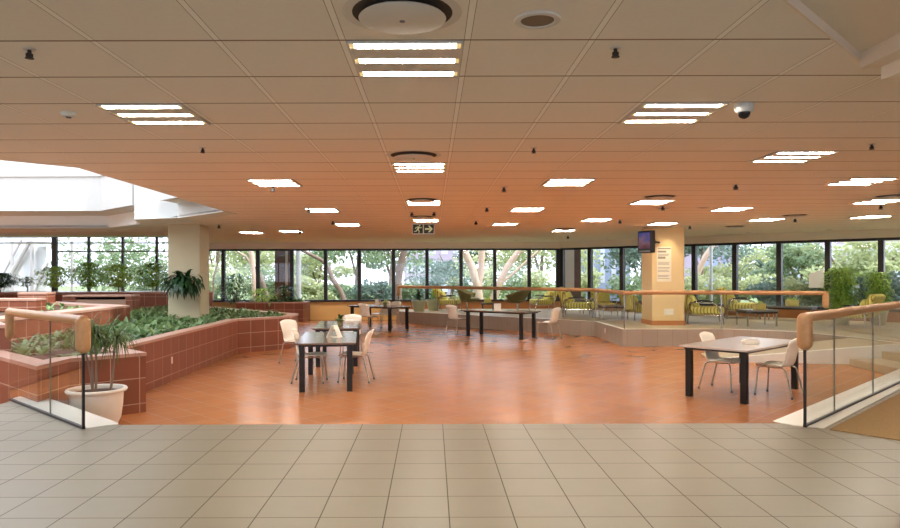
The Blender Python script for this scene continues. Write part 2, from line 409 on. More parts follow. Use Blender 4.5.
# roof slab (blocks the sky) with the skylight opening
sky = [(-17.6,3.0), (p1[0]-4.2, p1[1]-4.2), (XE-.2, p2[1]-.2), (XE-.2, p3[1]), (-5.4,15.2), (-7.7,16.9), (-17.6,16.9)]
lo = [outer, sky]; ap = [q for l in lo for q in l]; rt = tessellate_polygon([[Vector((x,y,0)) for x, y in l] for l in lo])
rm = MB(); rm.v = [(x,y,4.9) for x, y in ap]; n2 = len(ap); rm.v += [(x,y,5.1) for x, y in ap]
for a, b, c in rt: rm.face((a,b,c)); rm.face((n2+c,n2+b,n2+a))
for l0, l1 in ((0,4), (4,11)):
    for i in range(l0, l1):
        j = i+1 if i+1 < l1 else l0; rm.face((i,j,n2+j,n2+i))
struct(rm.build('roof', M_white))
# sloped ceiling strip by the atrium glass
cs = MB(); zt = CZ+.24
cs.v = [(-17.6,19.4,CZ), (-7.15,19.4,CZ), (-9.25,26.6,zt), (-17.6,26.6,zt), (-7.15,19.4,CZ), (-9.25,26.6,CZ), (-9.25,26.6,zt)]
cs.face((0,1,2,3)); cs.face((4,5,6)); struct(cs.build('ceiling_coved', M_bulk))
# atrium shaft
ZS = 1.49 + HB
v = MB(); v.wall([(-17.6,17.75), (-8.3,17.75), (-6.95,16.4)], CZ, ZS, .12, -1)
M_band = mat('bright_white_paint', (240,242,238), rough=.8)
struct(v.build('wall_atrium_lower', M_band))
v = MB(); v.wall([(XE-1.35, p3[1]+1.6), (XE, p3[1]+.25)], CZ, ZS, .12, -1); struct(v.build('wall_atrium_lower', M_white))
up = MB()
UP = [(-17.6,16.3), (-7.8,16.3), (-6.45,14.95)]
up.wall(UP, ZS, 3.74, .1, -1); up.wall(offset_line(UP,-.09), 3.74, 3.82, .05, -1); up.wall(UP, 3.82, 4.9, .1, -1)
struct(up.build('wall_atrium_far', M_white))
sof = MB(); sof.prism([(-17.6,16.3), (-7.8,16.3), (-6.5,15.0), (-6.3,15.2), (-6.95,16.45), (-8.3,17.9), (-17.6,17.9)], ZS, ZS+.02); struct(sof.build('trim_4', M_plaster))
pn = MB(); pn.box(-6.45, -5.42, 14.85, 15.5, CZ, 4.9); struct(pn.build('wall_atrium_pier', M_white))
u2 = MB(); u2.wall([(-5.45,14.0), (-4.25,12.8)], ZS, 4.9, .1, -1); struct(u2.build('wall_atrium_corner', M_white))
u2 = MB(); u2.box(XE+.0, XE+.15, p2[1], 12.85, CZ+.045, 4.9); struct(u2.build('wall_atrium_right', M_white))
u2 = MB(); u2.prism([(-5.45,14.0), (-4.25,12.8), (XE,13.05), (XE-1.35,p3[1]+1.65), (-5.42,14.9)], ZS, ZS+.02); struct(u2.build('trim_5', M_plaster))
u2 = MB(); u2.wall([(-17.6,2.9), (p1[0]-3.95,p1[1]-4.35), (XE-.0,p2[1]-.2)], CZ+.045, 4.9, .12, -1); struct(u2.build('wall_atrium_near', M_white))
# plaster border on the ceiling round the far side of the opening
bd = MB(); inner = [(-17.6,17.75), (-8.3,17.75), (-6.95,16.4), (-6.45,15.6), (-6.45,14.85), (XE-1.35,p3[1]+1.6), (XE,p3[1]+.2)]
outb = [(-17.6,18.35), (-8.55,18.35), (-7.1,16.9), (-5.75,15.75), (XE+.1,p3[1]+.55)]
bd.prism([(-17.6,17.5)]+[(-8.2,17.5),(-6.9,16.2),(-6.45,14.85),(XE-1.35,p3[1]+1.4),(XE,p3[1])]+outb[::-1], CZ-.012, CZ+.0); struct(bd.build('trim_6', M_plaster))
# stepped plaster recess top right
struct(MB().prism([(1.0*K,2.26*K), (2.03*K,3.29*K), (2.09*K,3.29*K), (2.09*K,.55*K), (.95*K,.55*K), (.95*K,2.26*K)], CZ+.045, CZ+.09).build('ceiling_recess', M_bulk))
w = MB(); w.wall([(1.0*K,.6*K), (1.0*K,2.21*K), (2.03*K,3.24*K)], CZ-.004, CZ+.045, .012, 1); struct(w.build('trim_7', M_bulk))
bk = empty('ceiling_bulkhead', (2.03*K,3.25*K,CZ), 0, 'stepped plaster bulkhead hanging below the ceiling at top right', 'bulkhead', kind='structure')
MB().box(0, .09*K, -2.7*K, 0, -.035*K, .15).build('upper_step', M_bulk, bk)
MB().box(.09*K, .9*K, -2.7*K, -.02*K, -.095*K, .0).build('lower_step', M_bulk, bk)

# ------------------------------------------------------------------ perimeter walls and windows
YW = 26.6; WT = HB+.872; WB = AZ(299.5, YW)
DX = .7071
def R(t, back=0): return (4.97+DX*t + DX*back, YW-DX*t + DX*back)   # along the angled right-hand wall
struct(MB().box(-9.1, 4.9, YW-.02, YW+.18, ZO, WB-.03).build('wall_far', M_yellow))
struct(MB().box(-9.2, 5.0, YW-.10, YW+.18, WT+.06, CZ).build('trim_8', M_bulk))
m = MB(); m.prism([R(0,0), R(13,0), R(13,.18), R(0,.18)], ZL, WB-.03); struct(m.build('wall_right', M_skirt))
m = MB(); m.prism([R(-.05,-.1), R(13,-.1), R(13,.18), R(-.05,.18)], WT+.06, CZ); struct(m.build('trim_9', M_bulk))
struct(MB().box(-1.2, 4.95, YW-.05, YW-.02, ZL, WB-.06).build('baseboard_far', M_skirt))
# enclosing walls outside the picture
struct(MB().box(-19.1, 19.1, -6.2, -6, -.4, .45).build('wall_back', M_bulk))
struct(MB().box(-19.1, 19.1, -6.2, -6, 2.3, CZ).build('trim_10', M_bulk))
window_band_later = [(-19+1.9*i, -6.1) for i in range(21)]
struct(MB().box(-19.2, -19, -6, 27, -.4, 4.9).build('wall_left', M_white))
e13 = R(13)
struct(MB().box(e13[0]-.05, e13[0]+.15, -6, e13[1], -.4, CZ).build('wall_side', M_bulk))
# window bands
def window_band(name, pts, zb, zt, fm, mull=.07, deep=.09, transom=None, wide=None):
    """pts: mullion positions along a straight line in plan"""
    e = empty(name, (pts[0][0], pts[0][1], 0)); struct(e); ox, oy = pts[0]
    d = Vector((pts[-1][0]-ox, pts[-1][1]-oy)); ang = atan2(d.y, d.x); L = d.length
    e.rotation_euler = (0,0,ang)
    xs = [math.dist(pts[0], p) for p in pts]
    MB().box(-.05, L+.05, -deep, deep, zt-.0, zt+.075).build('window_frame', fm, e)
    MB().box(-.05, L+.05, -deep, deep, zb-.075, zb).build('window_frame', fm, e)
    for i, x in enumerate(xs):
        w_ = mull*(wide.get(i, 1) if wide else 1)
        MB().box(x-w_/2, x+w_/2, -deep*.8, deep*.8, zb, zt).build('mullion', fm, e)
    if transom:
        MB().box(0, L, -.04, .04, transom-.025, transom+.025).build('transom', fm, e)
    for a, b in zip(xs[:-1], xs[1:]):
        MB().box(a, b, -.004, .004, zb, zt).build('pane', M_wglass, e)
    return e
left = [(AX(px, YW), YW) for px in (55, 89, 123, 157, 191)]
window_band('window_1', left, AZ(296,YW), zt-.02, M_grey, .085, .07, WT, {0: 2.2})
window_band('window_4', [(-19,YW), (AX(55,YW)-.1,YW)], AZ(296,YW), zt-.02, M_plaster, .04, .05)
mid = [(AX(px, YW), YW) for px in (190, 223.5, 258, 292, 325.7, 359.5, 393.6, 427, 461, 494.7, 529)] + [(4.9, YW)]
window_band('window_2', mid, WB, WT, M_black, .13, .10, None, {11: 1.4})
rt_ = [R(.12)] + [R(1.33*i+.02) for i in range(1, 10)]
window_band('window_3', rt_, WB, WT, M_black, .14, .10)
window_band('window_5', window_band_later, .45, 2.3, M_black, .1, .08)
struct(MB().box(-19, -9.1, YW-.1, YW+.1, ZO, AZ(296,YW)-.07).build('wall_atrium_base', M_brick))

nx, ny = R(9.05, -.13)
e = empty('window_notice', (nx, ny, AZ(279.5, 20.2)), radians(-45), 'white paper notice stuck inside the window left of the tall plants', 'notice')
o_ = MB(); o_.v = [(-.2,0,-.27),(.2,0,-.27),(.2,0,.27),(-.2,0,.14),(-.2,.006,-.27),(.2,.006,-.27),(.2,.006,.27),(-.2,.006,.14)]
for f in ((0,1,2,3),(4,7,6,5),(0,4,5,1),(1,5,6,2),(2,6,7,3),(3,7,4,0)): o_.face(f)
o_.build('paper', M_white, e)
# ------------------------------------------------------------------ columns
def col(name, x0, x1, y0, y1, z0, m, label, base=True):
    e = empty(name, ((x0+x1)/2, (y0+y1)/2, z0), 0, label, 'column', kind='structure')
    hx, hy = (x1-x0)/2, (y1-y0)/2
    MB().box(-hx, hx, -hy, hy, 0, CZ-z0).build('shaft', m, e, bevel=.01)
    if base: MB().box(-hx-.015, hx+.015, -hy-.015, hy+.015, 0, .12).build('skirting', M_skirt, e)
    return e
col('column', 5.80, 6.66, 18.07, 18.95, ZL, M_col, 'cream square column at the edge of the raised lounge')
col('column', -6.42, -5.64, 16.65, 17.35, ZO, M_colgreen, 'pale column rising out of the planting bed', False)

# poster, TV, outlet on the right column
e = empty('poster', (6.12, 18.062, 1.66), 0, 'tall white printed notice on the cream column', 'poster')
MB().box(-.19, .19, -.006, .004, -.46, .46).build('paper', mat('poster_paper', (232,222,200), rough=.6), e)
tx = MB()
for z0, w0, h0 in ((.41,.34,.03),(.33,.22,.05),(.26,.30,.015),(.23,.28,.015),(.17,.2,.06),(.05,.31,.012),(.02,.29,.012),(-.01,.3,.012),(-.1,.31,.02),(-.16,.27,.012),(-.19,.3,.012),(-.3,.3,.012),(-.33,.26,.012),(-.38,.3,.012)):
    tx.box(-.165, -.165+w0, -.008, -.006, z0-h0/2, z0+h0/2)
tx.build('print', mat('poster_ink', (150,140,128), rough=.7), e)
plate('wall_outlet', (6.24, 18.062, .40), (0,-1), 'large white outlet low on the cream column', .26, .16)
tv = empty('television', (5.60, 17.88, 2.24), radians(-64), 'small black television mounted on the corner of the cream column', 'television')
MB().box(-.25, .25, -.07, .07, -.29, .29).build('case', mat('tv_case', (24,22,24), rough=.35), tv, bevel=.02)
MB().box(-.225, .225, -.073, -.069, -.21, .26).build('screen', None or mat('tv_screen_dark', (20,20,26), rough=.15), tv); tvs = [c for c in tv.children if c.name.startswith('screen')][0]
m = bpy.data.materials.new('tv_picture'); m.use_nodes = True; nt = m.node_tree; b = nt.nodes['Principled BSDF']
tc = N(nt, 'ShaderNodeTexCoord'); nz = N(nt, 'ShaderNodeTexNoise'); nz.inputs['Scale'].default_value = 7; nt.links.new(tc.outputs['Object'], nz.inputs['Vector'])
sp_ = N(nt, 'ShaderNodeSeparateXYZ'); nt.links.new(tc.outputs['Object'], sp_.inputs[0])
cr = N(nt, 'ShaderNodeValToRGB'); nt.links.new(mathn(nt, 'ADD', mathn(nt, 'MULTIPLY', sp_.outputs[2], 1.6), mathn(nt,'MULTIPLY', nz.outputs['Fac'], 1.0)), cr.inputs[0])
cr.color_ramp.elements[0].color = lin((70,30,36)); cr.color_ramp.elements[0].position = .2; cr.color_ramp.elements[1].color = lin((36,52,110)); cr.color_ramp.elements[1].position = .8
el = cr.color_ramp.elements.new(.5); el.color = lin((100,70,84))
b.inputs['Base Color'].default_value = (0,0,0,1); nt.links.new(cr.outputs[0], b.inputs['Emission Color']); b.inputs['Emission Strength'].default_value = .9
MB().box(-.205, .205, -.076, -.073, -.18, .24).build('picture', m, tvs)
MB().box(-.2, .2, -.078, -.073, -.27, -.225).build('control_strip', mat('tv_strip', (120,116,116), rough=.4), tv)
MB().box(.05, .12, .07, .2, -.06, .06).tube([(.1,.18,0), (.16,.3,-.02)], .025).build('bracket', M_black, tv)

# ------------------------------------------------------------------ planters
def soil_top(poly, z, name, parent, d=.22):
    pass
def planter(name, poly, z0, z1, label, soilz=None, capw=.24, capt=.045, open_soil=None):
    """poly counter-clockwise"""
    e = empty(name, (poly[0][0], poly[0][1], z0), 0, label, 'planter', kind=None)
    loc = lambda pl: [(x-poly[0][0], y-poly[0][1]) for x, y in pl]
    inner = offset_line(poly, capw) if open_soil else offset_poly(poly, capw)
    n = len(poly); NE = n-1 if open_soil else n
    # wall body = ring
    m_ = MB(); L = 0
    for i in range(NE):
        j = (i+1) % n
        q = loc([poly[i], poly[j], inner[j], inner[i]]); o = len(m_.v)
        d = math.dist(poly[i], poly[j])
        m_.v += [(x,y,0) for x, y in q] + [(x,y,z1-capt-z0) for x, y in q]
        m_.face((o,o+1,o+5,o+4), [(L,z0),(L+d,z0),(L+d,z1-capt),(L,z1-capt)])
        m_.face((o+2,o+3,o+7,o+6), [(L,z0),(L+d,z0),(L+d,z1-capt),(L,z1-capt)])
        L += d
    m_.build('wall_face', M_brick, e)
    c_ = MB(); out2 = offset_line(poly, -.008) if open_soil else offset_poly(poly, -.008)
    for i in range(NE):
        j = (i+1) % n
        q = loc([out2[i], out2[j], inner[j], inner[i]]); o = len(c_.v)
        c_.v += [(x,y,z1-capt-z0) for x, y in q] + [(x,y,z1-z0) for x, y in q]
        c_.face((o+4,o+5,o+6,o+7)); c_.face((o,o+1,o+5,o+4)); c_.face((o+2,o+3,o+7,o+6)); c_.face((o+3,o+2,o+1,o))
    c_.build('cap', M_capglare, e)
    if soilz is not None:
        s_ = MB(); s_.prism(loc(open_soil or inner), soilz-z0-.1, soilz-z0); s_.build('soil', M_soil, e)
    return e
# big front planter, counter-clockwise seen from above
PA = [(-4.46,7.98), (-4.43,8.32), (-3.75,8.97), (-4.36,9.60), (-4.40,15.50), (-3.45,16.45), (-3.45,17.6), (-4.2,18.35), (-9.0,18.35), (-9.0,12.0)]
PA = [(-5.95,9.07), (-4.42,7.66), (-4.42,8.34), (-3.75,8.97), (-4.38,9.60), (-4.40,15.50), (-3.42,16.45), (-3.42,17.5), (-4.1,18.3), (-7.0,21.4), (-9.3,16.0)]
PAo = PA[:-1] + [(-9.9,21.4)]
PAs = offset_line(PAo, .23) + [(-9.95,17.75), (-6.66,15.05), (-6.66,10.32), (-5.76,9.32)]
planter('planter_bed', PAo, ZO, .41, 'long low terracotta tiled planter filled with green ground cover', soilz=.36, open_soil=PAs)
PB = [(-7.3,25.5), (-4.75,25.5), (-4.72,26.5), (-7.3,26.5)]
planter('planter_bed', PB, ZO, .37, 'low terracotta planter standing against the far window wall', soilz=.3)
# raised terrace wall inside the bed
PC = [(-5.66,9.25), (-6.62,10.3), (-6.62,15.0), (-9.9,17.6), (-12.5,17.6), (-12.5,9.25)][::-1]
PC = [(-12.5,9.3), (-5.72,9.3), (-6.62,10.3), (-6.62,15.0), (-9.9,17.6), (-12.5,17.6)]
planter('terrace_planter', PC, ZO+.02, .75, 'upper terracotta tiled terrace behind the planting bed', soilz=.68, capw=.5)
def brick_box(name, x0, x1, y0, y1, z0, z1, label, cap=True):
    e = empty(name, (x0,y0,z0), 0, label, 'planter wall')
    MB().prism([(0,0),(x1-x0,0),(x1-x0,y1-y0),(0,y1-y0)], 0, z1-z0-.05).build('wall_face', M_brick, e)
    if cap: MB().box(-.01, x1-x0+.01, -.01, y1-y0+.01, z1-z0-.05, z1-z0).build('cap', M_capglare, e, bevel=.008)
    return e
brick_box('terrace_block', -12, AX(36,13.6), 13.6, 13.95, .7, AZ(297.5,13.6), 'plain terracotta block on the left terrace, lower of two stepped blocks')
brick_box('terrace_block', AX(18,16.2), AX(46,16.2), 16.2, 16.6, .5, AZ(291.5,16.2), 'dark terracotta block standing taller behind the lower block')
brick_box('terrace_block', AX(133,22.0), -7.3, 22.0, 22.8, ZO, AZ(291.3,22), 'reddish terracotta block just left of the planter column')
bn = empty('terrace_bench', (AX(47,18.2),18.95,ZO), 0, 'long terrace bench with a dark gap under its pale slab', 'bench')
bl = AX(133,19.0)-AX(47,18.2)
MB().box(0, bl, 0, .5, AZ(294.3,19)-ZO-.05, AZ(294.3,19)-ZO).build('slab', M_capglare, bn, bevel=.01)
MB().prism([(0,.02),(.35,.02),(.35,.48),(0,.48)], 0, AZ(294.3,19)-ZO-.05).build('support', M_brick, bn)
MB().prism([(bl-.2,.02),(bl,.02),(bl,.48),(bl-.2,.48)], 0, AZ(294.3,19)-ZO-.05).build('support', M_brick, bn)
MB().box(.35, bl-.2, .3, .45, 0, AZ(294.3,19)-ZO-.05).build('shade_panel', M_gapshade, bn)  # dark sheet painted as the shadow under the slab
MB().box(.35, bl-.2, .05, .3, 0, AZ(299,19)-ZO).build('plinth', M_brick, bn)
gp = empty('window_planter', (-17.5, 24.6, ZO), 0, 'long terracotta planter of young trees below the atrium glass', 'planter')
MB().prism([(0,0),(17.5-9.4,0),(17.5-9.4,1.5),(0,1.5)], 0, AZ(291.2,24.6)-ZO-.05).build('wall_face', M_brick, gp)
MB().box(0, 17.5-9.4, -.01, 1.5, AZ(291.2,24.6)-ZO-.05, AZ(291.2,24.6)-ZO).build('cap', M_capglare, gp)

def inside(p, poly):
    c = False; n = len(poly)
    for i in range(n):
        a, b = poly[i], poly[(i+1) % n]
        if (a[1] > p[1]) != (b[1] > p[1]) and p[0] < (b[0]-a[0])*(p[1]-a[1])/(b[1]-a[1])+a[0]: c = not c
    return c
# ground cover in the bed: uncountable
def cover(name, poly, avoid, z, step, label, LL=(.11,.24), nleaf=(11,18)):
    m_ = MB(); xs = [p[0] for p in poly]; ys = [p[1] for p in poly]; y = min(ys)
    while y < max(ys):
        x = min(xs)
        while x < max(xs):
            q = (x+random.uniform(-.5,.5)*step, y+random.uniform(-.5,.5)*step)
            x += step
            if not inside(q, poly) or any(inside(q, a) for a in avoid): continue
            if noise.noise(Vector((q[0]*1.3,q[1]*1.3,3))) < -.22 or random.random() < .1: continue
            s_ = random.uniform(.75, 1.25)
            for k in range(random.randint(*nleaf)):
                th = random.random()*6.283; el = random.uniform(.35, 1.2)
                L_ = random.uniform(*LL)*s_
                m_.leaf((q[0]+cos(th)*.02, q[1]+sin(th)*.02, z), (cos(th)*cos(el), sin(th)*cos(el), sin(el)), L_, L_*random.uniform(.22,.34), random.uniform(.5,1.1), 3)
        y += step
    return tag(m_.build(name, L_ground), label, 'plants', kind='stuff')
PAi = offset_line(PAo, .30) + [(-9.9,17.85), (-6.55,15.12), (-6.55,10.4), (-5.7,9.4)]
av = [[(-6.5,16.5), (-5.55,16.5), (-5.55,17.45), (-6.5,17.45)]]
cover('ground_cover', PAi, av, .35, .20, 'dense mass of leafy green ground cover filling the long planter')
cover('shrub_cover', offset_poly(PB,.2), [], .3, .22, 'leafy green plants in the planter against the far windows', (.25,.5))
cover('ground_cover_left', [(-12,10.3),(-7.2,10.3),(-7.2,15),(-9.9,17),(-12,17)], [], .66, .55, 'sparse green plants on the upper left terrace', (.12,.22), (5,8))

# ------------------------------------------------------------------ balustrades
def capsule(m_, p0, p1, r, n=14):
    p0, p1 = Vector(p0), Vector(p1); d = (p1-p0).normalized()
    pts = [p0 + d*r*(1-cos(a)) for a in (0.15,.5,.9,1.3)] ; rs = [r*sin(a) for a in (0.15+.0,.5,.9,1.3)]
    pts += [p0+d*r*1.1, p1-d*r*1.1]; rs += [r, r]
    pts += [p1 - d*r*(1-cos(a)) for a in (1.3,.9,.5,.15)]; rs += [r*sin(a) for a in (1.3,.9,.5,.15)]
    m_.tube(pts, rs, n)
def balustrade(name, a, b, ztop, zdrop, label, seams, ends=(True, True), r=.066, drop_r=None, z0=0.0):
    e = empty(name, (a[0], a[1], z0), atan2(b[1]-a[1], b[0]-a[0]), label, 'balustrade')
    L = math.dist(a, b); xs = [0]+seams+[L]
    for s0, s1 in zip(xs[:-1], xs[1:]):
        MB().box(s0+.004, s1-.004, -.007, .007, .012, ztop-z0-.06).build('glass_panel', M_glass, e)
    for s0 in seams: MB().box(s0-.002, s0+.002, -.0075, .0075, .012, ztop-z0-.07).build('seam', M_seam, e)
    MB().box(-.01, L, -.014, .014, 0, .022).build('bottom_channel', M_black, e)
    h = MB(); h.tube([(-r*.3,0,ztop-z0-.048), (L+r*.3,0,ztop-z0-.048)], .046, 18); h.build('handrail', M_rail, e, smooth=True)
    for on, x in ((ends[0], 0), (ends[1], L)):
        if on:
            h = MB(); capsule(h, (x,0,ztop-z0-.001), (x,0,zdrop-z0), r if x == 0 else .05, 18); h.build('rail_end', M_rail, e, smooth=True)
            if x == 0: MB().box(x-.008, x+.008, -.012, .012, .0, zdrop-z0+.02).build('glass_edge', M_black, e)
    return e
balustrade('glass_balustrade', (-3.24,6.36), (-4.82,7.82), 1.055, .70, 'glass balustrade with wooden handrail beside the potted palm at left', [.86])
balustrade('glass_balustrade', (3.46,6.36), (9.6,12.30), 1.065, .715, 'glass balustrade with wooden handrail beside the brown carpet at right', [.88,2.33,3.8,5.3,6.8], (True, False))
# lounge balustrade: follows the platform edge
e = empty('lounge_balustrade', (0,0,ZL), 0, 'long glass balustrade with wooden handrail along the raised lounge edge', 'balustrade')
rl = [(-1.22,24.9), (A[0]+.06,A[1]+.1), (B[0]+.06,B[1]+.07), (7.1,16.82), (9.25,16.1)]
rz_ = .99-ZL
h = MB(); h.tube([(x,y,rz_-.045) for x, y in rl], .052, 12); h.build('handrail', M_rail, e, smooth=True)
h = MB(); capsule(h, (rl[-1][0],rl[-1][1],rz_), (rl[-1][0],rl[-1][1],rz_-.40), .07); h.build('rail_end', M_rail, e, smooth=True)
h = MB(); capsule(h, (rl[0][0],rl[0][1],rz_), (rl[0][0],rl[0][1],rz_-.38), .06); h.build('rail_end', M_rail, e, smooth=True)
for (a, b) in zip(rl[:-1], rl[1:]):
    L = math.dist(a, b); n = max(1, round(L/1.6)); rz = atan2(b[1]-a[1], b[0]-a[0])
    for k in range(n):
        M_ = Matrix.Translation((a[0],a[1],0)) @ Matrix.Rotation(rz, 4, 'Z')
        MB().box(k*L/n+.01, (k+1)*L/n-.01, -.005, .005, .02, rz_-.08, M_).build('glass_panel', M_glass, e)
        if k == 0: MB().box(-.012, .012, -.012, .012, 0, rz_-.05, M_).build('post', M_chrome, e)

# ------------------------------------------------------------------ ceiling fittings
def tx(i): return (-.382 + .5365*i)*HC
def ty(k): return (.004292 + .000791*k)*F*HC
TW, TD = .5365*HC, .000791*F*HC
def make_light():
    e = empty('ceiling_light')
    fr = MB(); w, d = TW*.47, TD*.492
    sl = [-TD*.385-TD*.03, -TD*.03, TD*.385-TD*.03]; sw = TD*.055
    # plate with slots: strips between the tubes
    ys = [-d]; 
    for s_ in sl: ys += [s_-sw, s_+sw]
    ys.append(d)
    for k in range(0, 8, 2): fr.box(-w, w, ys[k], ys[k+1], -.012, .0)
    fr.box(-w, -w+.012, -d, d, -.016, 0); fr.box(w-.012, w, -d, d, -.016, 0)
    fr.build('housing', M_fix, e)
    for s_ in sl:
        tb = MB().box(-w*.88, w*.88, s_-sw, s_+sw, -.0125, -.004).build('tube', M_tube, e)
        for q in (-1, 1): MB().box(min(q*w*.88, q*w*.99), max(q*w*.88, q*w*.99), s_-sw, s_+sw, -.0135, 0).build('tube_holder', M_tubeend, tb)
    return e
lights = [ # col,row,label
 (0,0,'large lit three-tube ceiling light nearest the camera, below the big round air diffuser'),
 (-3,2,'lit three-tube ceiling light at upper left, left of the nearest light'),
 (3,2,'lit three-tube ceiling light at upper right, just left of the dome camera'),
 (0,6,'lit ceiling light straight behind the nearest light, in front of a round diffuser'),
 (6,5,'lit ceiling light to the right of and beyond the dome camera'),
 (-3,8,'slim lit ceiling light left of centre, between the white opening and centre line'),
 (3,8,'slim lit ceiling light right of centre, level with the slim left one'),
 (9,8,'yellowish lit ceiling light near the right edge above the tall window plants'),
 (0,12,'third lit ceiling light back on the centre line, above the exit sign'),
 (6,12,'lit ceiling light above and left of the cream column, beside a round diffuser'),
 (12,12,'lit ceiling light at the far right edge of the ceiling'),
 (-3,14,'thin lit ceiling light half way back, left of the exit sign'),
 (3,14,'thin lit ceiling light half way back, right of the exit sign'),
 (9,14,'thin lit ceiling light right of the cream column, above its height'),
 (0,18,'thin far ceiling light right behind the exit sign'),
 (6,18,'thin far ceiling light just left of the television'),
 (12,18,'thin far ceiling light with a diffuser, right of the cream column near the windows'),
 (-3,20,'very thin far ceiling light left of the exit sign near the window wall'),
 (3,20,'very thin far ceiling light right of the exit sign near the window wall'),
 (9,20,'very thin far ceiling light just right of the cream column top'),
 (15,17,'thin far ceiling light above the tall plants at right'),
 (-6,24,'far ceiling light near the windows between planter column and exit sign'),
 (-8,25,'farthest left ceiling light, just right of the planter column'),
 (6,24,'last ceiling light before the corner of the window wall'),
]
L0 = make_light()
def put_light(o, c, k): o.location = (tx(c)+TW/2, ty(k)+TD/2, CZ-.001)
for i, (c, k, lb) in enumerate(lights):
    o = L0 if i == 0 else copy_tree(L0)
    put_light(o, c, k); tag(o, lb, 'ceiling light', 'recessed three-tube ceiling lights')
for c, k in ((3,-4),(-3,-4),(0,-12),(9,-1),(15,6),(15,11)):
    o = copy_tree(L0); put_light(o, c, k); tag(o, 'lit three-tube ceiling light outside the picture', 'ceiling light', 'ceiling lights outside the picture')

def make_diffuser():
    e = empty('air_diffuser')
    MB().lathe([(.30,-.003),(.335,-.006),(.36,-.001),(.36,0)], n=40).build('outer_ring', M_diff, e, smooth=True)
    MB().lathe([(0.0,.0),(.30,.0),(.30,-.004),(0,-.004)], n=40).build('gap', M_difgap, e)
    MB().lathe([(0,-.055),(.235,-.052),(.262,-.040),(.255,-.032),(.12,-.012),(.12,-.004)], n=40).build('face_plate', M_diff, e, smooth=True)
    fp = e.children[-1]; fp = [c for c in e.children if c.name.startswith('face_plate')][0]
    MB().lathe([(0,-.060),(.016,-.060),(.018,-.055)], n=14).build('screw', M_grey, fp)
    return e
D0 = make_diffuser()
for i, (px, py, s_, lb) in enumerate((
  (403,13,.98,'large round air diffuser at the top, nearest the camera'),
  (414,155,1.0,'round air diffuser behind the nearest light on the centre line'),
  (422,199.5,1.0,'small-looking round air diffuser just above the exit sign'),
  (660,197,1.0,'round air diffuser beside the light above the cream column'),
  (795,216,1.0,'round air diffuser above the right windows beside a thin light'),
  (893,197,1.0,'round air diffuser at the right edge of the ceiling'),
  (422,216.5,1.0,'distant round air diffuser directly over the exit sign'),
  (566,229,1.0,'distant round air diffuser near the window corner'),
  (735,227,1.0,'distant round air diffuser right of the cream column'))):
    o = D0 if i == 0 else copy_tree(D0); x, y = P_c(px, py); o.location = (x, y, CZ+.001); o.scale = (s_*.78, s_*.78, .7); tag(o, lb, 'air diffuser', 'round ceiling air diffusers')
S0 = empty('ceiling_speaker', P_c(538,19.5)+(CZ-.001,), 0, 'round grey ceiling speaker right of the nearest light', 'speaker')
MB().lathe([(.075,-.004),(.085,-.012),(.107,-.008),(.109,0)], n=32).build('ring', M_diff, S0, smooth=True)
MB().lathe([(0,-.006),(.078,-.006),(.078,0)], n=32).build('grille', mat('speaker_grille', (128,110,94), rough=.7), S0)
for (px, py, lb) in ((663,209,'small round ceiling disc near the television'), (703,208,'small round ceiling disc right of the cream column')):
    o = copy_tree(S0); x, y = P_c(px, py-10+ (10)); o.location = (x,y,CZ-.001); tag(o, lb, 'speaker')
dc = empty('dome_camera', P_c(744.5,105)+(CZ,), 0, 'white dome security camera with dark lens on the ceiling at right', 'security camera')
MB().lathe([(.062,0),(.066,-.008),(.060,-.05),(.055,-.058)], n=28).build('housing', M_plaster, dc, smooth=True)
MB().lathe([(.042,-.056),(.040,-.075),(.030,-.092),(.012,-.102),(0,-.104)], n=24).build('lens_dome', mat('dome_dark', (26,22,24), rough=.1), dc, smooth=True)
sd = empty('smoke_detector', P_c(69,112)+(CZ,), 0, 'flat round smoke detector on the ceiling at upper left', 'smoke detector')
MB().lathe([(.055,0),(.055,-.012),(.042,-.028),(.0,-.030)], n=24).build('cover', M_plaster, sd, smooth=True)
MB().lathe([(.02,-.030),(.018,-.038),(0,-.038)], n=16).build('sensor', M_grey, sd)
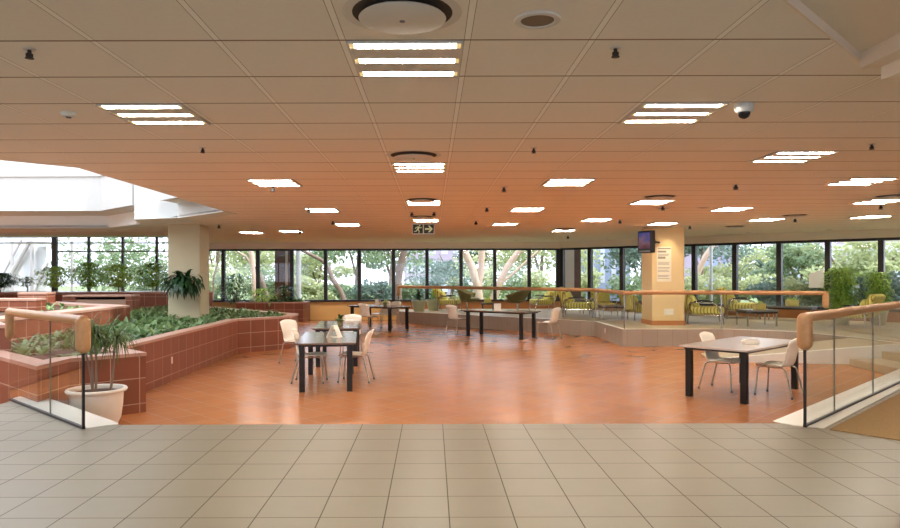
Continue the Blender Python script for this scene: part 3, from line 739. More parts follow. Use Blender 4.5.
# sprinklers
def make_sprinkler():
    e = empty('ceiling_sprinkler')
    MB().lathe([(.032,0),(.030,-.006),(.012,-.008)], n=16).build('escutcheon', M_diff, e)
    MB().lathe([(.010,-.006),(.010,-.03),(.018,-.032),(.018,-.052),(.006,-.054),(.006,-.060)], n=10).build('head', M_sprink, e)
    MB().lathe([(.022,-.060),(.022,-.064),(0,-.066)], n=12).build('deflector', M_sprink, e)
    return e
SP0 = make_sprinkler()
spr = [(30,48,'dark ceiling sprinkler at the upper left corner'), (616,48,'dark ceiling sprinkler at the top, above the light beside the dome camera'),
 (203,147,'dark ceiling sprinkler between the upper left light and the white opening'), (534,148,'dark ceiling sprinkler right of the centre line, half way up the ceiling'),
 (872,145,'dark ceiling sprinkler at the right, near the light beyond the dome camera'), (273,186,'dark ceiling sprinkler just under the slim left ceiling light'),
 (504,187,'dark ceiling sprinkler left of the slim right ceiling light'), (736,185,'dark ceiling sprinkler above and right of the cream column'),
 (309,207.5,'dark ceiling sprinkler just left of the thin half-way left light'), (487,207.5,'dark ceiling sprinkler right of the exit sign, above rail end'),
 (663,206.5,'dark ceiling sprinkler above the television'), (795,219,'dark ceiling sprinkler above the second right window'),
 (881,206,'dark ceiling sprinkler near the right edge above the windows'), (333,220.5,'dark ceiling sprinkler close left of the exit sign'),
 (476,221,'tiny ceiling sprinkler close right of the exit sign'), (620,220,'tiny ceiling sprinkler left of the television'),
 (412,212,'tiny ceiling sprinkler left above the exit sign'), (434,212,'tiny ceiling sprinkler right above the exit sign'),
 (219,224,'tiny ceiling sprinkler right of the planter column'), (300,230,'tiny ceiling sprinkler near the left part of the window wall'),
 (690,190+36,'tiny ceiling sprinkler right beside the cream column top'), (568,236,'tiny ceiling sprinkler near the corner of the window wall')]
for i, (px, py, lb) in enumerate(spr):
    o = SP0 if i == 0 else copy_tree(SP0); x, y = P_c(px, py); o.location = (x,y,CZ); s_ = 1+min(1.2, y/16); o.scale = (s_,s_,s_*.72) if y > 8 else (1,1,.8)
    tag(o, lb, 'sprinkler', 'ceiling sprinklers')
for i, (px, py, lb) in enumerate(((671,223.5,'small recessed spotlight shining down the cream column'), (643,224.5,'small recessed spotlight above the television'), (800,232,'small recessed spotlight over the right window wall'), (874,229,'small recessed spotlight over the rightmost window'),
    (250,240,'small recessed spotlight near the window wall, first right of the pale column'), (318,240,'small recessed spotlight near the window wall above the white post'), (385,240,'small recessed spotlight near the window wall left of the exit sign'),
    (452,240,'small recessed spotlight near the window wall right of the exit sign'), (516,240,'small recessed spotlight near the window wall above the olive swivel chair'), (735,235,'small recessed spotlight over the windows right of the cream column'),
    (600,239,'small recessed spotlight near the window corner left of the television'), (110,231,'small recessed spotlight over the atrium glass, right one'), (55,231,'small recessed spotlight over the atrium glass, left one'))):
    x, y = P_c(px, py)
    if i == 0: x, y = 6.22, 17.85
    if i == 1: x, y = 5.62, 17.95
    if 4 <= i <= 8: x, y = AX(px, 25.2), 25.2
    if i in (2, 3, 9, 10):
        t0 = (9.6, 11.6, 7.4, 2.6)[(2, 3, 9, 10).index(i)]; x, y = R(t0, -.9)
    if i >= 11: y = 18.7; x = AX(px, y)
    e = empty('spotlight', (x,y,CZ-.001), 0, lb, 'spotlight')
    MB().lathe([(.045,-.004),(.065,-.008),(.068,0)], n=18).build('ring', M_white, e)
    MB().lathe([(0,-.003),(.046,-.003),(.046,0)], n=18).build('lamp', mat('spot_glow', (255,240,200), emit=(255,226,160), estr=14), e)
    ld = bpy.data.lights.new('spot', 'SPOT'); ld.energy = 26 if i < 2 else (95 if i < 11 else 60); ld.color = (1,.82,.5) if i < 2 else (1,.86,.66); ld.spot_size = radians(80 if i < 2 else 125); ld.spot_blend = .8; ld.shadow_soft_size = .04
    lo_ = bpy.data.objects.new('spot_lamp', ld); COL.objects.link(lo_); lo_.parent = e; lo_.location = (0,0,-.03)
# exit sign
YS_ = 15.0; xs_ = AX(423.5, YS_)
ex = empty('exit_sign', (xs_, YS_, AZ(229,YS_)), 0, 'hanging dark green exit sign with running man and arrow', 'exit sign')
M_sg = mat('sign_green', (28,44,22), rough=.5); M_sw = mat('sign_pale', (196,206,160), rough=.5, emit=(196,206,160), estr=.25)
MB().box(-.245, .245, -.012, .012, -.115, .115).build('frame', M_plaster, ex)
for sx in (-.12, .12): MB().box(sx-.108, sx+.108, -.017, -.011, -.098, .098).build('panel', M_sg, ex)
ar = MB(); ar.box(.035,.14,-.020,-.016,-.018,.018)
o = len(ar.v); ar.v += [(.10,-.020,.075),(.135,-.020,.075),(.205,-.020,0),(.135,-.020,-.075),(.10,-.020,-.075),(.155,-.020,0)]; ar.face((o+1,o,o+5,o+2)); ar.face((o+2,o+5,o+4,o+3)); ar.build('arrow', M_sw, ex)
mn = MB()
def limb(a, b, w):
    a, b = Vector((a[0],0,a[1])), Vector((b[0],0,b[1])); d = (b-a).normalized(); n_ = Vector((-d.z,0,d.x))*w/2
    o = len(mn.v); mn.v += [tuple(q+Vector((0,-.020,0))) for q in (a-n_, b-n_, b+n_, a+n_)]; mn.face((o,o+1,o+2,o+3))
limb((-.125,-.01),(-.095,.05),.04); limb((-.12,.045),(-.165,.03),.016); limb((-.165,.03),(-.175,.0),.014); limb((-.095,.045),(-.055,.02),.016); limb((-.055,.02),(-.035,.045),.014)
limb((-.125,-.01),(-.09,-.045),.02); limb((-.09,-.045),(-.10,-.085),.018); limb((-.13,-.01),(-.16,-.05),.02); limb((-.16,-.05),(-.20,-.055),.016)
o = len(mn.v); mn.v += [(-.08+.017*cos(t*pi/4),-.020,.073+.017*sin(t*pi/4)) for t in range(8)]; mn.face([o+i for i in range(8)])
mn.build('running_man', M_sw, ex)
for sx in (-.18,.18): MB().tube([(sx,0,.115),(sx,0,CZ-AZ(229,YS_))], .006, 6).build('hanger', M_chrome, ex)

# ------------------------------------------------------------------ tables & chairs
ZT = ZO+.75
def make_table(L, W, lx, ly, loc, rz, label, top=None, inset=None):
    e = empty('dining_table', (loc[0],loc[1],ZO), rz, label, 'table', 'dining tables')
    MB().box(-L/2, L/2, -W/2, W/2, .722, .75).build('tabletop', top or M_top, e, bevel=.004)
    MB().box(-L/2+.06, L/2-.06, -W/2+.05, W/2-.05, .690, .722).build('apron', M_blackleg, e)
    for sx in (-1,1):
        for sy in (-1,1):
            MB().box(sx*lx/2-.042, sx*lx/2+.042, sy*ly/2-.042, sy*ly/2+.042, 0, .722).build('leg', M_blackleg, e, bevel=.005)
    return e
d1 = radians(96)
make_table(2.0,.92,1.82,.72, (-1.72,11.38), d1, 'nearest left dark laminate dining table with a white tent card')
make_table(2.0,.92,1.82,.72, (-1.93,14.2), radians(95), 'dark laminate dining table just behind the nearest left one, with a small plant')
make_table(2.0,1.0,1.78,.80, (4.69,10.32), radians(42), 'large square-cornered table at right shining white in window light', M_topsheen)
make_table(2.05,.95,1.7,.8, (-1.72,22.3), radians(-40), 'long dark dining table at the back left near the yellow wall')
make_table(2.1,.88,1.75,.68, (1.93,19.35), radians(-38), 'long dark dining table in the middle in front of the raised lounge')

def make_chair():
    e = empty('dining_chair')
    # shell: profile along seat front -> back top, facing +Y
    prof = [(.235,.425),(.225,.445),(.15,.452),(.0,.445),(-.13,.440),(-.185,.455),(-.215,.50),(-.235,.58),(-.255,.68),(-.285,.78),(-.318,.865)]
    wid =  [.19,.215,.225,.225,.215,.205,.195,.185,.20,.215,.205]
    m_ = MB(); n = 9
    for (y, z), w_ in zip(prof, wid):
        for k in range(n):
            t = -1+2*k/(n-1)
            zz = z; yy = y
            if z < .47 and y > -.16: zz = z + .018*abs(t)**3 - .0
            else: yy = y + .045*t*t
            if z > .85: zz = z - .022*t*t*t*t + .008*cos(t*pi)
            m_.v.append((w_*t, yy, zz))
    for i in range(len(prof)-1):
        for k in range(n-1): m_.face((i*n+k, i*n+k+1, (i+1)*n+k+1, (i+1)*n+k))
    o = m_.build('seat_shell', M_chair, e, smooth=True); s_ = o.modifiers.new('thick', 'SOLIDIFY'); s_.thickness = .014; s_.offset = 0
    for sx in (-1,1):
        for pp, yy in (([(sx*.17,.17,.43),(sx*.19,.20,.40),(sx*.214,.233,.03)], .235), ([(sx*.17,-.14,.43),(sx*.19,-.19,.40),(sx*.214,-.282,.03)], -.285)):
            lg = MB().tube(pp, .0125, 8).build('leg', M_chairleg, e, smooth=True)
            MB().tube([(sx*.2145,yy*.996,.032),(sx*.215,yy,0)], .016, 8).build('rubber_foot', M_grey, lg)
        MB().tube([(sx*.17,.17,.43),(sx*.165,0,.425),(sx*.17,-.14,.43)], .011, 8).build('seat_rail', M_chairleg, e, smooth=True)
    MB().tube([(-.17,.17,.43),(.17,.17,.43)], .010, 8).build('cross_bar', M_chairleg, e)
    return e
C0 = make_chair()
def facing(dx, dy): return atan2(dy, dx) - pi/2
chairs = [
 ((4.50,10.60), facing(.66,-.75), 'ivory plastic chair tucked under the far left side of the right table'),
 ((5.08,10.08), facing(-.66,.75), 'ivory plastic chair at the right table, nearest the wooden rail post'),
 ((-2.72,13.78), facing(.8,-.6), 'ivory plastic chair at left, beside the planter wall corner'),
 ((-2.02,11.42), facing(1,.02), 'ivory plastic chair pushed under the left side of the nearest left table'),
 ((-1.30,11.50), facing(-1,.10), 'ivory plastic chair on the right side of the nearest left table'),
 ((-1.82,15.35), facing(0,-1), 'ivory plastic chair at the far end of the table with the small plant'),
 ((-2.00,21.75), facing(.60,.80), 'ivory plastic chair with its back to the camera at the back left table'),
 ((-1.36,22.72), facing(-.64,-.77), 'ivory plastic chair on the far side of the back left table, right one'),
 ((-1.72,23.0), facing(-.64,-.77), 'ivory plastic chair on the far side of the back left table, left one'),
 ((.75,20.45), facing(.72,.7), 'ivory plastic chair at the left end of the middle table'),
 ((3.18,18.75), facing(-.75,.66), 'ivory plastic chair at the right end of the middle table'),
]
for i, (p, rz, lb) in enumerate(chairs):
    o = C0 if i == 0 else copy_tree(C0)
    o.location = (p[0], p[1], ZO); o.rotation_euler = (0,0,rz); tag(o, lb, 'chair', 'ivory dining chairs')

# table-top items
M_card = mat('white_card', (244,240,228), rough=.5)
def tent(loc, rz, label, w=.13, h=.18, d=.10):
    e = empty('tent_card', (loc[0],loc[1],ZT), rz, label, 'tent card')
    for q in (-1,1):
        M_ = Matrix.Translation((0,q*d/2,0)) @ Matrix.Rotation(q*atan2(d/2,h), 4, 'X')
        MB().box(-w/2, w/2, -.004, .004, 0, h, M_).build('panel', M_card, e)
    MB().box(-w/2, w/2, -d/2, d/2, 0, .004).build('foot', M_card, e)
tent((-1.62,11.35), radians(70), 'white folded tent card standing on the nearest left table', .15, .22, .22)
e = empty('napkin_holder', (1.84,19.3,ZT), 0.1, 'white napkin holder on the middle table', 'napkin holder')
MB().box(-.10,.10,-.05,.05,0,.03).build('base', M_card, e); MB().box(-.095,.095,-.035,-.025,.03,.2).build('side', M_card, e); MB().box(-.095,.095,.025,.035,.03,.19).build('side', M_card, e)
MB().box(-.085,.085,-.022,.022,.03,.17).build('napkins', M_card, e)
e = empty('napkin_box', (4.70,10.12,ZT), radians(5), 'low cream napkin box on the white-shining right table', 'napkin box')
MB().box(-.11,.11,-.06,.06,0,.05).build('tray', M_chair, e, bevel=.004); MB().box(-.095,.095,-.05,.05,.05,.072).build('napkins', M_card, e)
def table_plant(loc, z, label, s=1.0, lm=None):
    e = empty('table_plant', (loc[0],loc[1],z), 0, label, 'plant')
    MB().lathe([(.045*s,0),(.06*s,.09*s),(.052*s,.09*s)], n=16).build('pot', mat('moss_pot', (128,124,84), rough=.7), e, smooth=True)
    m_ = MB()
    for k in range(34):
        th = random.random()*6.28; el = random.uniform(.2,1.4); m_.leaf((0,0,.085*s), (cos(th)*cos(el),sin(th)*cos(el),sin(el)), random.uniform(.09,.16)*s, .045*s, .8, 3)
    m_.build('foliage', lm or L_palm, e)
table_plant((-1.88,14.0), ZT, 'small grey-green plant on the second left table', 1.25)
table_plant((-1.52,22.25), ZT, 'small yellow-green plant on the back left table', 1.2, L_bright)
e = empty('water_jug', (-1.80,22.3,ZT), 0, 'white jug on the back left table', 'jug')
MB().lathe([(.05,0),(.075,.05),(.07,.13),(.05,.17),(.06,.21),(.054,.21),(.045,.17)], n=18).build('body', M_card, e, smooth=True)
MB().tube([(.06,0,.17),(.12,0,.15),(.12,0,.08),(.07,0,.05)], .01, 8).build('handle', M_card, e, smooth=True)
e = empty('napkin_stack', (-1.78,14.75,ZT), .2, 'white napkin stack at the far end of the second left table', 'napkins')
MB().box(-.09,.09,-.07,.07,0,.05).build('napkins', M_card, e, bevel=.004); MB().box(-.02,.02,-.072,.072,0,.054).build('band', M_chair, e)

# ------------------------------------------------------------------ lounge furniture
def cushion(m_, x0,x1,y0,y1,z0,z1, M=None): m_.box(x0,x1,y0,y1,z0,z1,M)
def make_armchair(mseat):
    e = empty('lounge_armchair')            # faces +Y
    o = MB().box(-.31,.31,-.28,.42,.24,.42).build('seat_cushion', mseat, e, bevel=.05)
    M_ = Matrix.Translation((0,-.26,.30)) @ Matrix.Rotation(radians(20), 4, 'X')
    MB().box(-.31,.31,-.10,.07,0,.58,M_).build('back_cushion', mseat, e, bevel=.06)
    M2 = Matrix.Translation((0,-.13,.40)) @ Matrix.Rotation(radians(26), 4, 'X')
    MB().box(-.27,.27,-.06,.06,0,.34,M2).build('pillow', M_lime, e, bevel=.05)
    for sx in (-1,1):
        x = sx*.36
        arm_ = MB().tube([(x,.40,0),(x,.36,.25),(x,.25,.47),(x,.10,.53),(x,-.15,.54),(x,-.32,.50)], .018, 8).build('arm_frame', M_chrome, e, smooth=True)
        MB().tube([(x,-.36,0),(x,-.34,.25),(x,-.32,.50)], .018, 8).build('rear_leg', M_chrome, e, smooth=True)
        MB().tube([(x,.38,.22),(x,-.34,.22)], .014, 8).build('side_rail', M_chrome, e, smooth=True)
        MB().box(x-.03,x+.03,-.22,.18,.54,.565).build('arm_pad', M_blackleg, arm_, bevel=.01)
    return e
AR0 = make_armchair(M_stripe)
arm = [((4.62,21.7), facing(1,-.28), 'lime armchair in the lounge centre facing right, near the glass side table'),
       ((7.42,18.75), facing(1,-.30), 'lime armchair just right of the cream column, nearest of the right group'),
       ((9.35,20.75), facing(.95,-.3), 'lime armchair behind the square coffee table at right'),
       ((5.55,22.2), facing(0,-1), 'lime armchair facing the camera behind the glass side table'),
       ((6.10,20.2), facing(1,.25), 'striped lime armchair half hidden behind the cream column'),
       ((4.05,25.1), facing(-1,-.15), 'distant lime armchair facing left in front of the window corner'),
       ((.62,25.4), facing(.9,-.2), 'distant lime armchair at the left end of the lounge beside pale pots'),
       ((10.75,17.3), facing(-.5,.8), 'lime armchair between the two tall window plants')]
for i, (p, rz, lb) in enumerate(arm):
    o = AR0 if i == 0 else copy_tree(AR0); o.location = (p[0],p[1],ZL); o.rotation_euler = (0,0,rz)
    s_ = (1.2,1.2,1.1) if i < 3 else (1,1,1); o.scale = s_; tag(o, lb, 'armchair', 'lime lounge armchairs')
def make_swan():
    e = empty('swivel_armchair'); m_ = MB(); n = 16; rows = 7     # faces +Y, a curved shell
    for i in range(rows):
        t = i/(rows-1)
        for k in range(n+1):
            a = pi*(-.12) + (pi*1.24)*k/n; a += pi            # back half
            ca, sa = cos(a), sin(a)
            hgt = .30 + t*(.16 + .34*max(0,-sa)**1.2 + .10*abs(ca)**3)
            r = .16 + .26*t**.6
            m_.v.append((r*ca*1.15, r*sa*.95 + .05, hgt))
    for i in range(rows-1):
        for k in range(n): m_.face((i*(n+1)+k, i*(n+1)+k+1, (i+1)*(n+1)+k+1, (i+1)*(n+1)+k))
    o = m_.build('shell', M_olive, e, smooth=True); q = o.modifiers.new('t','SOLIDIFY'); q.thickness = .05
    MB().lathe([(0,.30),(.20,.31),(.30,.36),(.30,.40),(.22,.43),(0,.43)], c=(0,.08,0), n=24).build('seat_cushion', M_olive, e, smooth=True)
    MB().lathe([(.03,.03),(.03,.30)], n=12).build('pedestal', M_chrome, e)
    st_ = MB()
    for k in range(4): th = k*pi/2+.4; st_.tube([(0,0,.035),(.28*cos(th),.28*sin(th),.012)], .014, 6)
    st_.build('star_base', M_chrome, e)
    return e
SW = make_swan(); SW.location = (3.05,24.4,ZL); SW.rotation_euler = (0,0,facing(-.8,.35)); SW.scale = (1.35,1.35,1.1); tag(SW, 'olive curved swivel armchair in the middle of the lounge behind the rail', 'armchair', 'olive swivel armchairs')
o = copy_tree(SW); o.location = (1.28,25.0,ZL); o.rotation_euler = (0,0,facing(.9,-.2)); o.scale = (1.2,1.2,1.15); tag(o, 'olive curved swivel armchair beside the distant left lime armchair', 'armchair', 'olive swivel armchairs')
def lounge_table(loc, L, W, H, rz, label, tm):
    e = empty('coffee_table', (loc[0],loc[1],ZL), rz, label, 'coffee table')
    MB().box(-L/2,L/2,-W/2,W/2,H-.05,H).build('tabletop', tm, e, bevel=.006)
    MB().box(-L/2+.02,L/2-.02,-W/2+.02,W/2-.02,H-.09,H-.05).build('frame', M_blackleg, e)
    for sx in (-1,1):
        for sy in (-1,1): MB().box(sx*(L/2-.04)-.016, sx*(L/2-.04)+.016, sy*(W/2-.04)-.016, sy*(W/2-.04)+.016, 0, H-.05).build('leg', M_chrome, e)
M_ctop = mat('glossy_table_top', (120,116,116), rough=.12)
lounge_table((8.45,17.85), .82,.7,.42, 0, 'square coffee table with glossy top in the right lounge group', M_ctop)
lounge_table((5.42,20.5), .8,.6,.42, 0, 'small glass-topped side table left of the cream column', M_ctop)
lounge_table((10.3,19.6), 1.2,.5,.42, radians(-45), 'dark low table under the right windows', M_ctop)
lounge_table((4.8,23.4), .7,.6,.45, 0, 'round-cornered dark table behind the centre lime armchair', M_blackleg)
def flower_box(loc, z, label, s=1):
    e = empty('flower_box', (loc[0],loc[1],z), 0, label, 'plant box')
    MB().box(-.13*s,.13*s,-.1*s,.1*s,0,.16*s).build('box', mat('yellow_box', (196,182,96), rough=.6), e, bevel=.01)
    m_ = MB()
    for k in range(40):
        th = random.random()*6.28; el = random.uniform(.3,1.4); m_.leaf((random.uniform(-.08,.08)*s,random.uniform(-.06,.06)*s,.15*s), (cos(th)*cos(el),sin(th)*cos(el),sin(el)), random.uniform(.06,.12)*s, .04*s, .8, 3)
    m_.build('foliage', L_bright, e)
flower_box((8.48,17.75), ZL+.42, 'yellow box of greenery on the square coffee table')
flower_box((10.3,19.6), ZL+.42, 'yellow-green plant box on the low table under the windows', 1.1)
flower_box((2.1,25.9), ZL+.25, 'small bright plant between the two olive swivel chairs', 1.0)
MB().box(-.25,.25,-.2,.2,0,.25)
e = empty('side_stool', (2.1,25.9,ZL), 0, 'low dark stool under the small bright plant by the windows', 'stool'); MB().box(-.25,.25,-.2,.2,.2,.25).build('top', M_blackleg, e)
for sx in (-.2,.2): MB().box(sx-.02,sx+.02,-.15,.15,0,.2).build('leg', M_blackleg, e)

# pots on the platform corner
def pot_plant(name, loc, z, r, h, label, leafmat, tall, nl, spread=.25, pm=None):
    e = empty(name, (loc[0],loc[1],z), 0, label, 'potted plant')
    po = MB().lathe([(r*.68,0),(r*.9,h*.5),(r,h*.92),(r*1.06,h*.93),(r*1.06,h),(r*.92,h),(r*.9,h*.85)], n=24).build('pot', pm or M_potg, e, smooth=True)
    MB().lathe([(0,h*.88),(r*.9,h*.88)], n=20).build('soil', M_soil, po)
    m_ = MB()
    for k in range(nl):
        th = random.random()*6.28; el = random.uniform(.7,1.5); zz = random.uniform(0,.5)*tall
        m_.leaf((random.uniform(-.05,.05),random.uniform(-.05,.05),h*.88+zz), (cos(th)*cos(el),sin(th)*cos(el),sin(el)), random.uniform(.4,.6)*tall, .07, .5, 4)
    m_.build('foliage', leafmat, e)
pot_plant('potted_plant', (-.48,24.72), ZL, .26,.40, 'pale green pot with upright plant at the left corner of the lounge', L_hang, .55, 22)
pot_plant('potted_plant', (.05,25.5), ZL, .26,.40, 'pale pot with plant behind the corner pot', L_ficus, .6, 22)

# cream bowl pot with palm at front left
e = empty('potted_palm', (-3.93,8.02,ZO), 0, 'large cream pot with drooping slender-leaved palm beside the left balustrade', 'potted palm')
po = MB().lathe([(.19,0),(.21,.01),(.262,.12),(.284,.28),(.290,.40),(.29,.425),(.325,.435),(.335,.455),(.325,.472),(.29,.472),(.275,.45),(.27,.40)], n=44).build('pot', M_pot, e, smooth=True)
MB().lathe([(0,.43),(.27,.425)], n=28).build('soil', M_soil, po)
st_ = MB(); fo = MB()
for (bx, by, tx_, ty_, hh, nl) in ((-.05,0,-.08,.02,1.18,90), (.0,-.03,.02,-.05,1.10,80), (.14,.04,.20,.06,1.06,84), (-.07,.05,-.18,.02,1.14,60)):
    pts = [(bx+(tx_-bx)*t+.012*sin(t*5), by+(ty_-by)*t, .42+(hh-.42)*t) for t in (0,.25,.5,.75,1)]
    st_.tube(pts, [.016,.013,.012,.011,.010], 7)
    for k in range(nl):
        th = random.random()*6.28; el = random.uniform(.1,1.4)
        fo.leaf((tx_,ty_,hh-random.random()*.08), (cos(th)*cos(el),sin(th)*cos(el),sin(el)), random.uniform(.24,.46), random.uniform(.010,.018), random.uniform(1.4,3.0), 6)
for k in range(7):
    th = random.random()*6.28; fo.leaf((random.uniform(-.12,.2),0,1.1), (cos(th)*.5,sin(th)*.5,.9), random.uniform(.3,.45), .014, .7, 6)
st_.build('stem', M_barkd, e, smooth=True); fo.build('foliage', L_palm, e)

# wall-hung plant on left column
e = empty('hanging_plant', (-5.93,16.55,AZ(284,16.5)), 0, 'dark glossy plant hanging on the front of the pale column', 'hanging plant')
MB().lathe([(.10,-.22),(.2,-.14),(.25,.0),(.26,.05),(.23,.05)], c=(0,-.18,0), n=20).build('basket', M_colgreen, e, smooth=True)
m_ = MB()
for k in range(170):
    th = random.random()*6.28; el = random.uniform(-.2,1.35); L_ = random.uniform(.3,.62)
    m_.leaf((random.uniform(-.15,.15),-.2+random.uniform(-.06,.06),.03), (cos(th)*cos(el),-abs(sin(th))*cos(el)*.9-.05,sin(el)), L_, L_*.2, random.uniform(.9,2.0), 5)
for k in range(34):
    s_ = random.choice((-1,1)); m_.leaf((s_*random.uniform(.2,.38),-.22,random.uniform(-.05,.25)), (s_*random.uniform(.1,.6),random.uniform(-.4,.1),random.uniform(-.3,.6)), random.uniform(.2,.36), .08, 1.8, 5)
m_.build('foliage', L_hang, e)

# ficus and young trees
def leafy(name, loc, z, H, r, h0, n, ls, label, lm, pot=True, trunk=.02, group=None, cat='potted tree', sh=1.0, tmat=None, seedoff=0, core=False):
    e = empty(name, (loc[0],loc[1],z), 0, label, cat, group)
    if pot:
        po = MB().lathe([(.15,0),(.19,.15),(.22,.34),(.235,.34),(.235,.37),(.2,.37)], n=20).build('pot', M_potg, e, smooth=True)
        MB().lathe([(0,.33),(.2,.33)], n=16).build('soil', M_soil, po)
    t_ = MB(); t_.tube([(0,0,.0 if not pot else .3),(.02,.01,h0*.6),(0,.02,h0+(H-h0)*.5)], [trunk*1.2,trunk,trunk*.5], 8)
    for k in range(5):
        th = k*2.4; t_.tube([(0,0,h0*.8),(r*.4*cos(th),r*.4*sin(th),h0+(H-h0)*.5)], [trunk*.5,trunk*.2], 6)
    t_.build('trunk', tmat or M_barkd, e, smooth=True)
    m_ = MB()
    for k in range(n):
        u = random.random(); zc = h0 + (H-h0)*u; prof = sqrt(max(0.02, 1-(2*u-1)**2))**sh
        th = random.random()*6.28; rr = r*prof*sqrt(random.random())*(1+.25*sin(th*3+u*9))
        a = Vector((cos(th), sin(th), random.uniform(-.4,.7)))
        m_.leaf((rr*cos(th), rr*sin(th), zc), a, ls*random.uniform(.7,1.3), ls*.42, .9, 2)
    m_.build('foliage', lm, e)
    return e
leafy('ficus_tree', (10.95,18.35), ZL, 1.50,.35,.36, 2600,.12, 'bushy dense green tree in front of the right windows, taller of the two', L_ficus, sh=.35)
leafy('ficus_tree', (11.62,17.85), ZL, 1.38,.27,.36, 1900,.11, 'narrower bushy green tree at the right edge of the windows', L_ficus, sh=.35)
zg = AZ(291.2,24.6)
for i, (px, hh, rr, lb) in enumerate(((56,.98,.62,'yellow-green young tree by the atrium glass, leftmost full one'), (89,1.12,.55,'young tree left of centre by the atrium glass'),
        (118,1.05,.58,'bright young tree third along the atrium glass'), (152,1.1,.60,'green young tree by the atrium glass beside the pale column'), (27,.6,.35,'small sparse young tree at the left by the atrium glass'), (0,.75,.5,'dark green young tree at the left edge of the picture'))):
    leafy('young_tree', (AX(px,25.2),25.2), zg-.05, hh,rr*1.3,.25, 1500 if i != 4 else 160,.115, lb, (L_bright, L_ficus, L_bright, L_ficus, L_palm, L_hang)[i], pot=False, group='young trees along the atrium glass', cat='tree')
for i, (px, hh, rr, lb) in enumerate(((236,1.15,.55,'leafy shrub in the far planter left of the second mullion'), (262,.6,.6,'low leafy shrub in the far planter below the brown reflection'), (285,.7,.4,'dark leafy shrub at the right end of the far planter'))):
    leafy('planter_shrub', (AX(px,25.9),25.9), .28, hh,rr,.05, 320,.16, lb, L_hang if i != 1 else L_ficus, pot=False, group='shrubs in the far planter', cat='shrub')

# ------------------------------------------------------------------ outdoors
og = MB().box(-60, 60, 27.5, 120, -.9, -.6).build('ground', mat('lawn', (120,134,84), rough=.9, noise_amt=.3, noise_scale=.6)); struct(og)
def blob_tree(name, px, Y, zc, rx, rz, n, ls, label, lm, group, trunk=None, ry=None, tm=None):
    x = AX(px, Y); e = empty(name, (x, Y, -.6), 0, label, 'tree' if trunk else 'shrub', group)
    if trunk:
        t_ = MB(); t_.tube([(0,0,0),(.05,0,zc*.5),(trunk[1],0,zc+.6)], [trunk[0]*1.2,trunk[0],trunk[0]*.6], 9)
        t_.tube([(.03,0,zc*.55),(-.5,.1,zc+.6),(-.9,.1,zc+1.4)], [trunk[0]*.6,trunk[0]*.4,trunk[0]*.2], 7)
        t_.build('trunk', tm or M_barkd, e, smooth=True)
    m_ = MB(); ry = ry or rx*.7
    cl = [(random.uniform(-.62,.62)*rx, random.uniform(-.6,.6)*ry, random.uniform(-.55,.6)*rz, random.uniform(.3,.55)) for _ in range(9)]
    for k in range(n):
        c = random.choice(cl); v_ = Vector((random.gauss(0,1),random.gauss(0,1),random.gauss(0,1))).normalized()*random.random()**.35
        m_.card((c[0]+v_.x*rx*c[3], c[1]+v_.y*ry*c[3], zc+.6+c[2]+v_.z*rz*c[3]), ls*random.uniform(.6,1.4))
    m_.build('foliage', lm, e)
    return e
# near shrubs, then trees
near = [(130,33,.7,2.4,1.6,1),(165,34,.5,2.2,1.6,2),(215,33,.4,1.6,1.5,1),(232,35,1.2,1.8,1.2,0),(270,34,.9,1.8,1.6,1),(308,33,.5,1.5,1.3,0),(335,34,.2,1.6,1.1,1),(372,33,.5,1.7,1.3,2),(405,34,.4,1.5,1.1,1),(440,35,.6,2.2,1.3,2),(478,36,.7,2.0,1.6,0),(520,36,.7,2.3,1.5,1),(548,34,.8,1.6,1.5,0),(582,33,.6,1.2,1.3,0),(634,31,.7,1.5,1.4,1),(668,31,.7,1.5,1.4,1),(705,30,.7,1.7,1.1,0),(742,30,.6,1.7,1.1,0),(785,28,.5,1.5,1.0,2),(812,27,.6,1.5,1.2,0),(850,26,.6,1.7,1.1,1),(892,25,.7,1.7,1.2,2)]
posn = ['beyond the atrium glass left of the pale column','right behind the pale column','right of the pale column','under the left trees','beside the pale leaning trunk','by the white post','below the curved trunk','behind the back left table','left of the lounge rail end','in front of the far building','at the foot of the big pale tree','between the big pale limbs','left of the window corner','beside the brown pier at the corner','left of the television','behind the cream column','right of the cream column','left of the small palm','below the small palm','in the seventh right window','behind the tall window plant','at the right edge']
adj = {0:'pale yellow-green', 1:'mid green', 2:'dark bluish green'}
for (px,Y,zc,rx,rz,k), ps in zip(near, posn):
    blob_tree('garden_shrub', px, Y, zc, rx, rz*.75, 1500, .20, adj[k]+' garden shrub outside, '+ps, L_outhaze[k], 'shrubs outside the windows')
far_ = [(120,42,2.6,4.5,2.2,1,'beyond the atrium glass'),(215,44,3.2,4.0,2.4,0,'behind the far planter'),(262,42,3.2,3.2,2.2,0,'above the leaning trunk'),(318,46,1.9,3.0,1.2,0,'low between white post and curved trunk'),(356,44,3.2,3.4,2.0,1,'above the back left table'),(390,42,3.2,3.0,1.8,1,'left of the rail end'),(452,48,2.0,3.5,1.4,2,'low before the far building'),(492,46,3.2,4.0,2.2,0,'behind the big pale tree'),(540,44,3.2,4.0,2.2,0,'behind the window corner left side'),(640,40,2.4,2.6,2.0,2,'left of the cream column'),(700,42,3.4,4.0,1.6,2,'high right of the cream column'),(738,44,1.9,4.0,1.2,0,'low beside the small palm'),(800,38,1.8,3.2,1.6,1,'beyond the sixth right window'),(845,36,1.9,2.8,1.3,0,'beyond the tall window plant'),(890,36,2.2,3.2,1.5,0,'beyond the right edge window')]
for (px,Y,zc,rx,rz,k,ps) in far_:
    blob_tree('garden_tree', px, Y, zc, rx, rz, 2600, .26, adj[k]+' garden tree outside, '+ps, L_outhaze[k], 'trees outside the windows', trunk=(.13,.2))
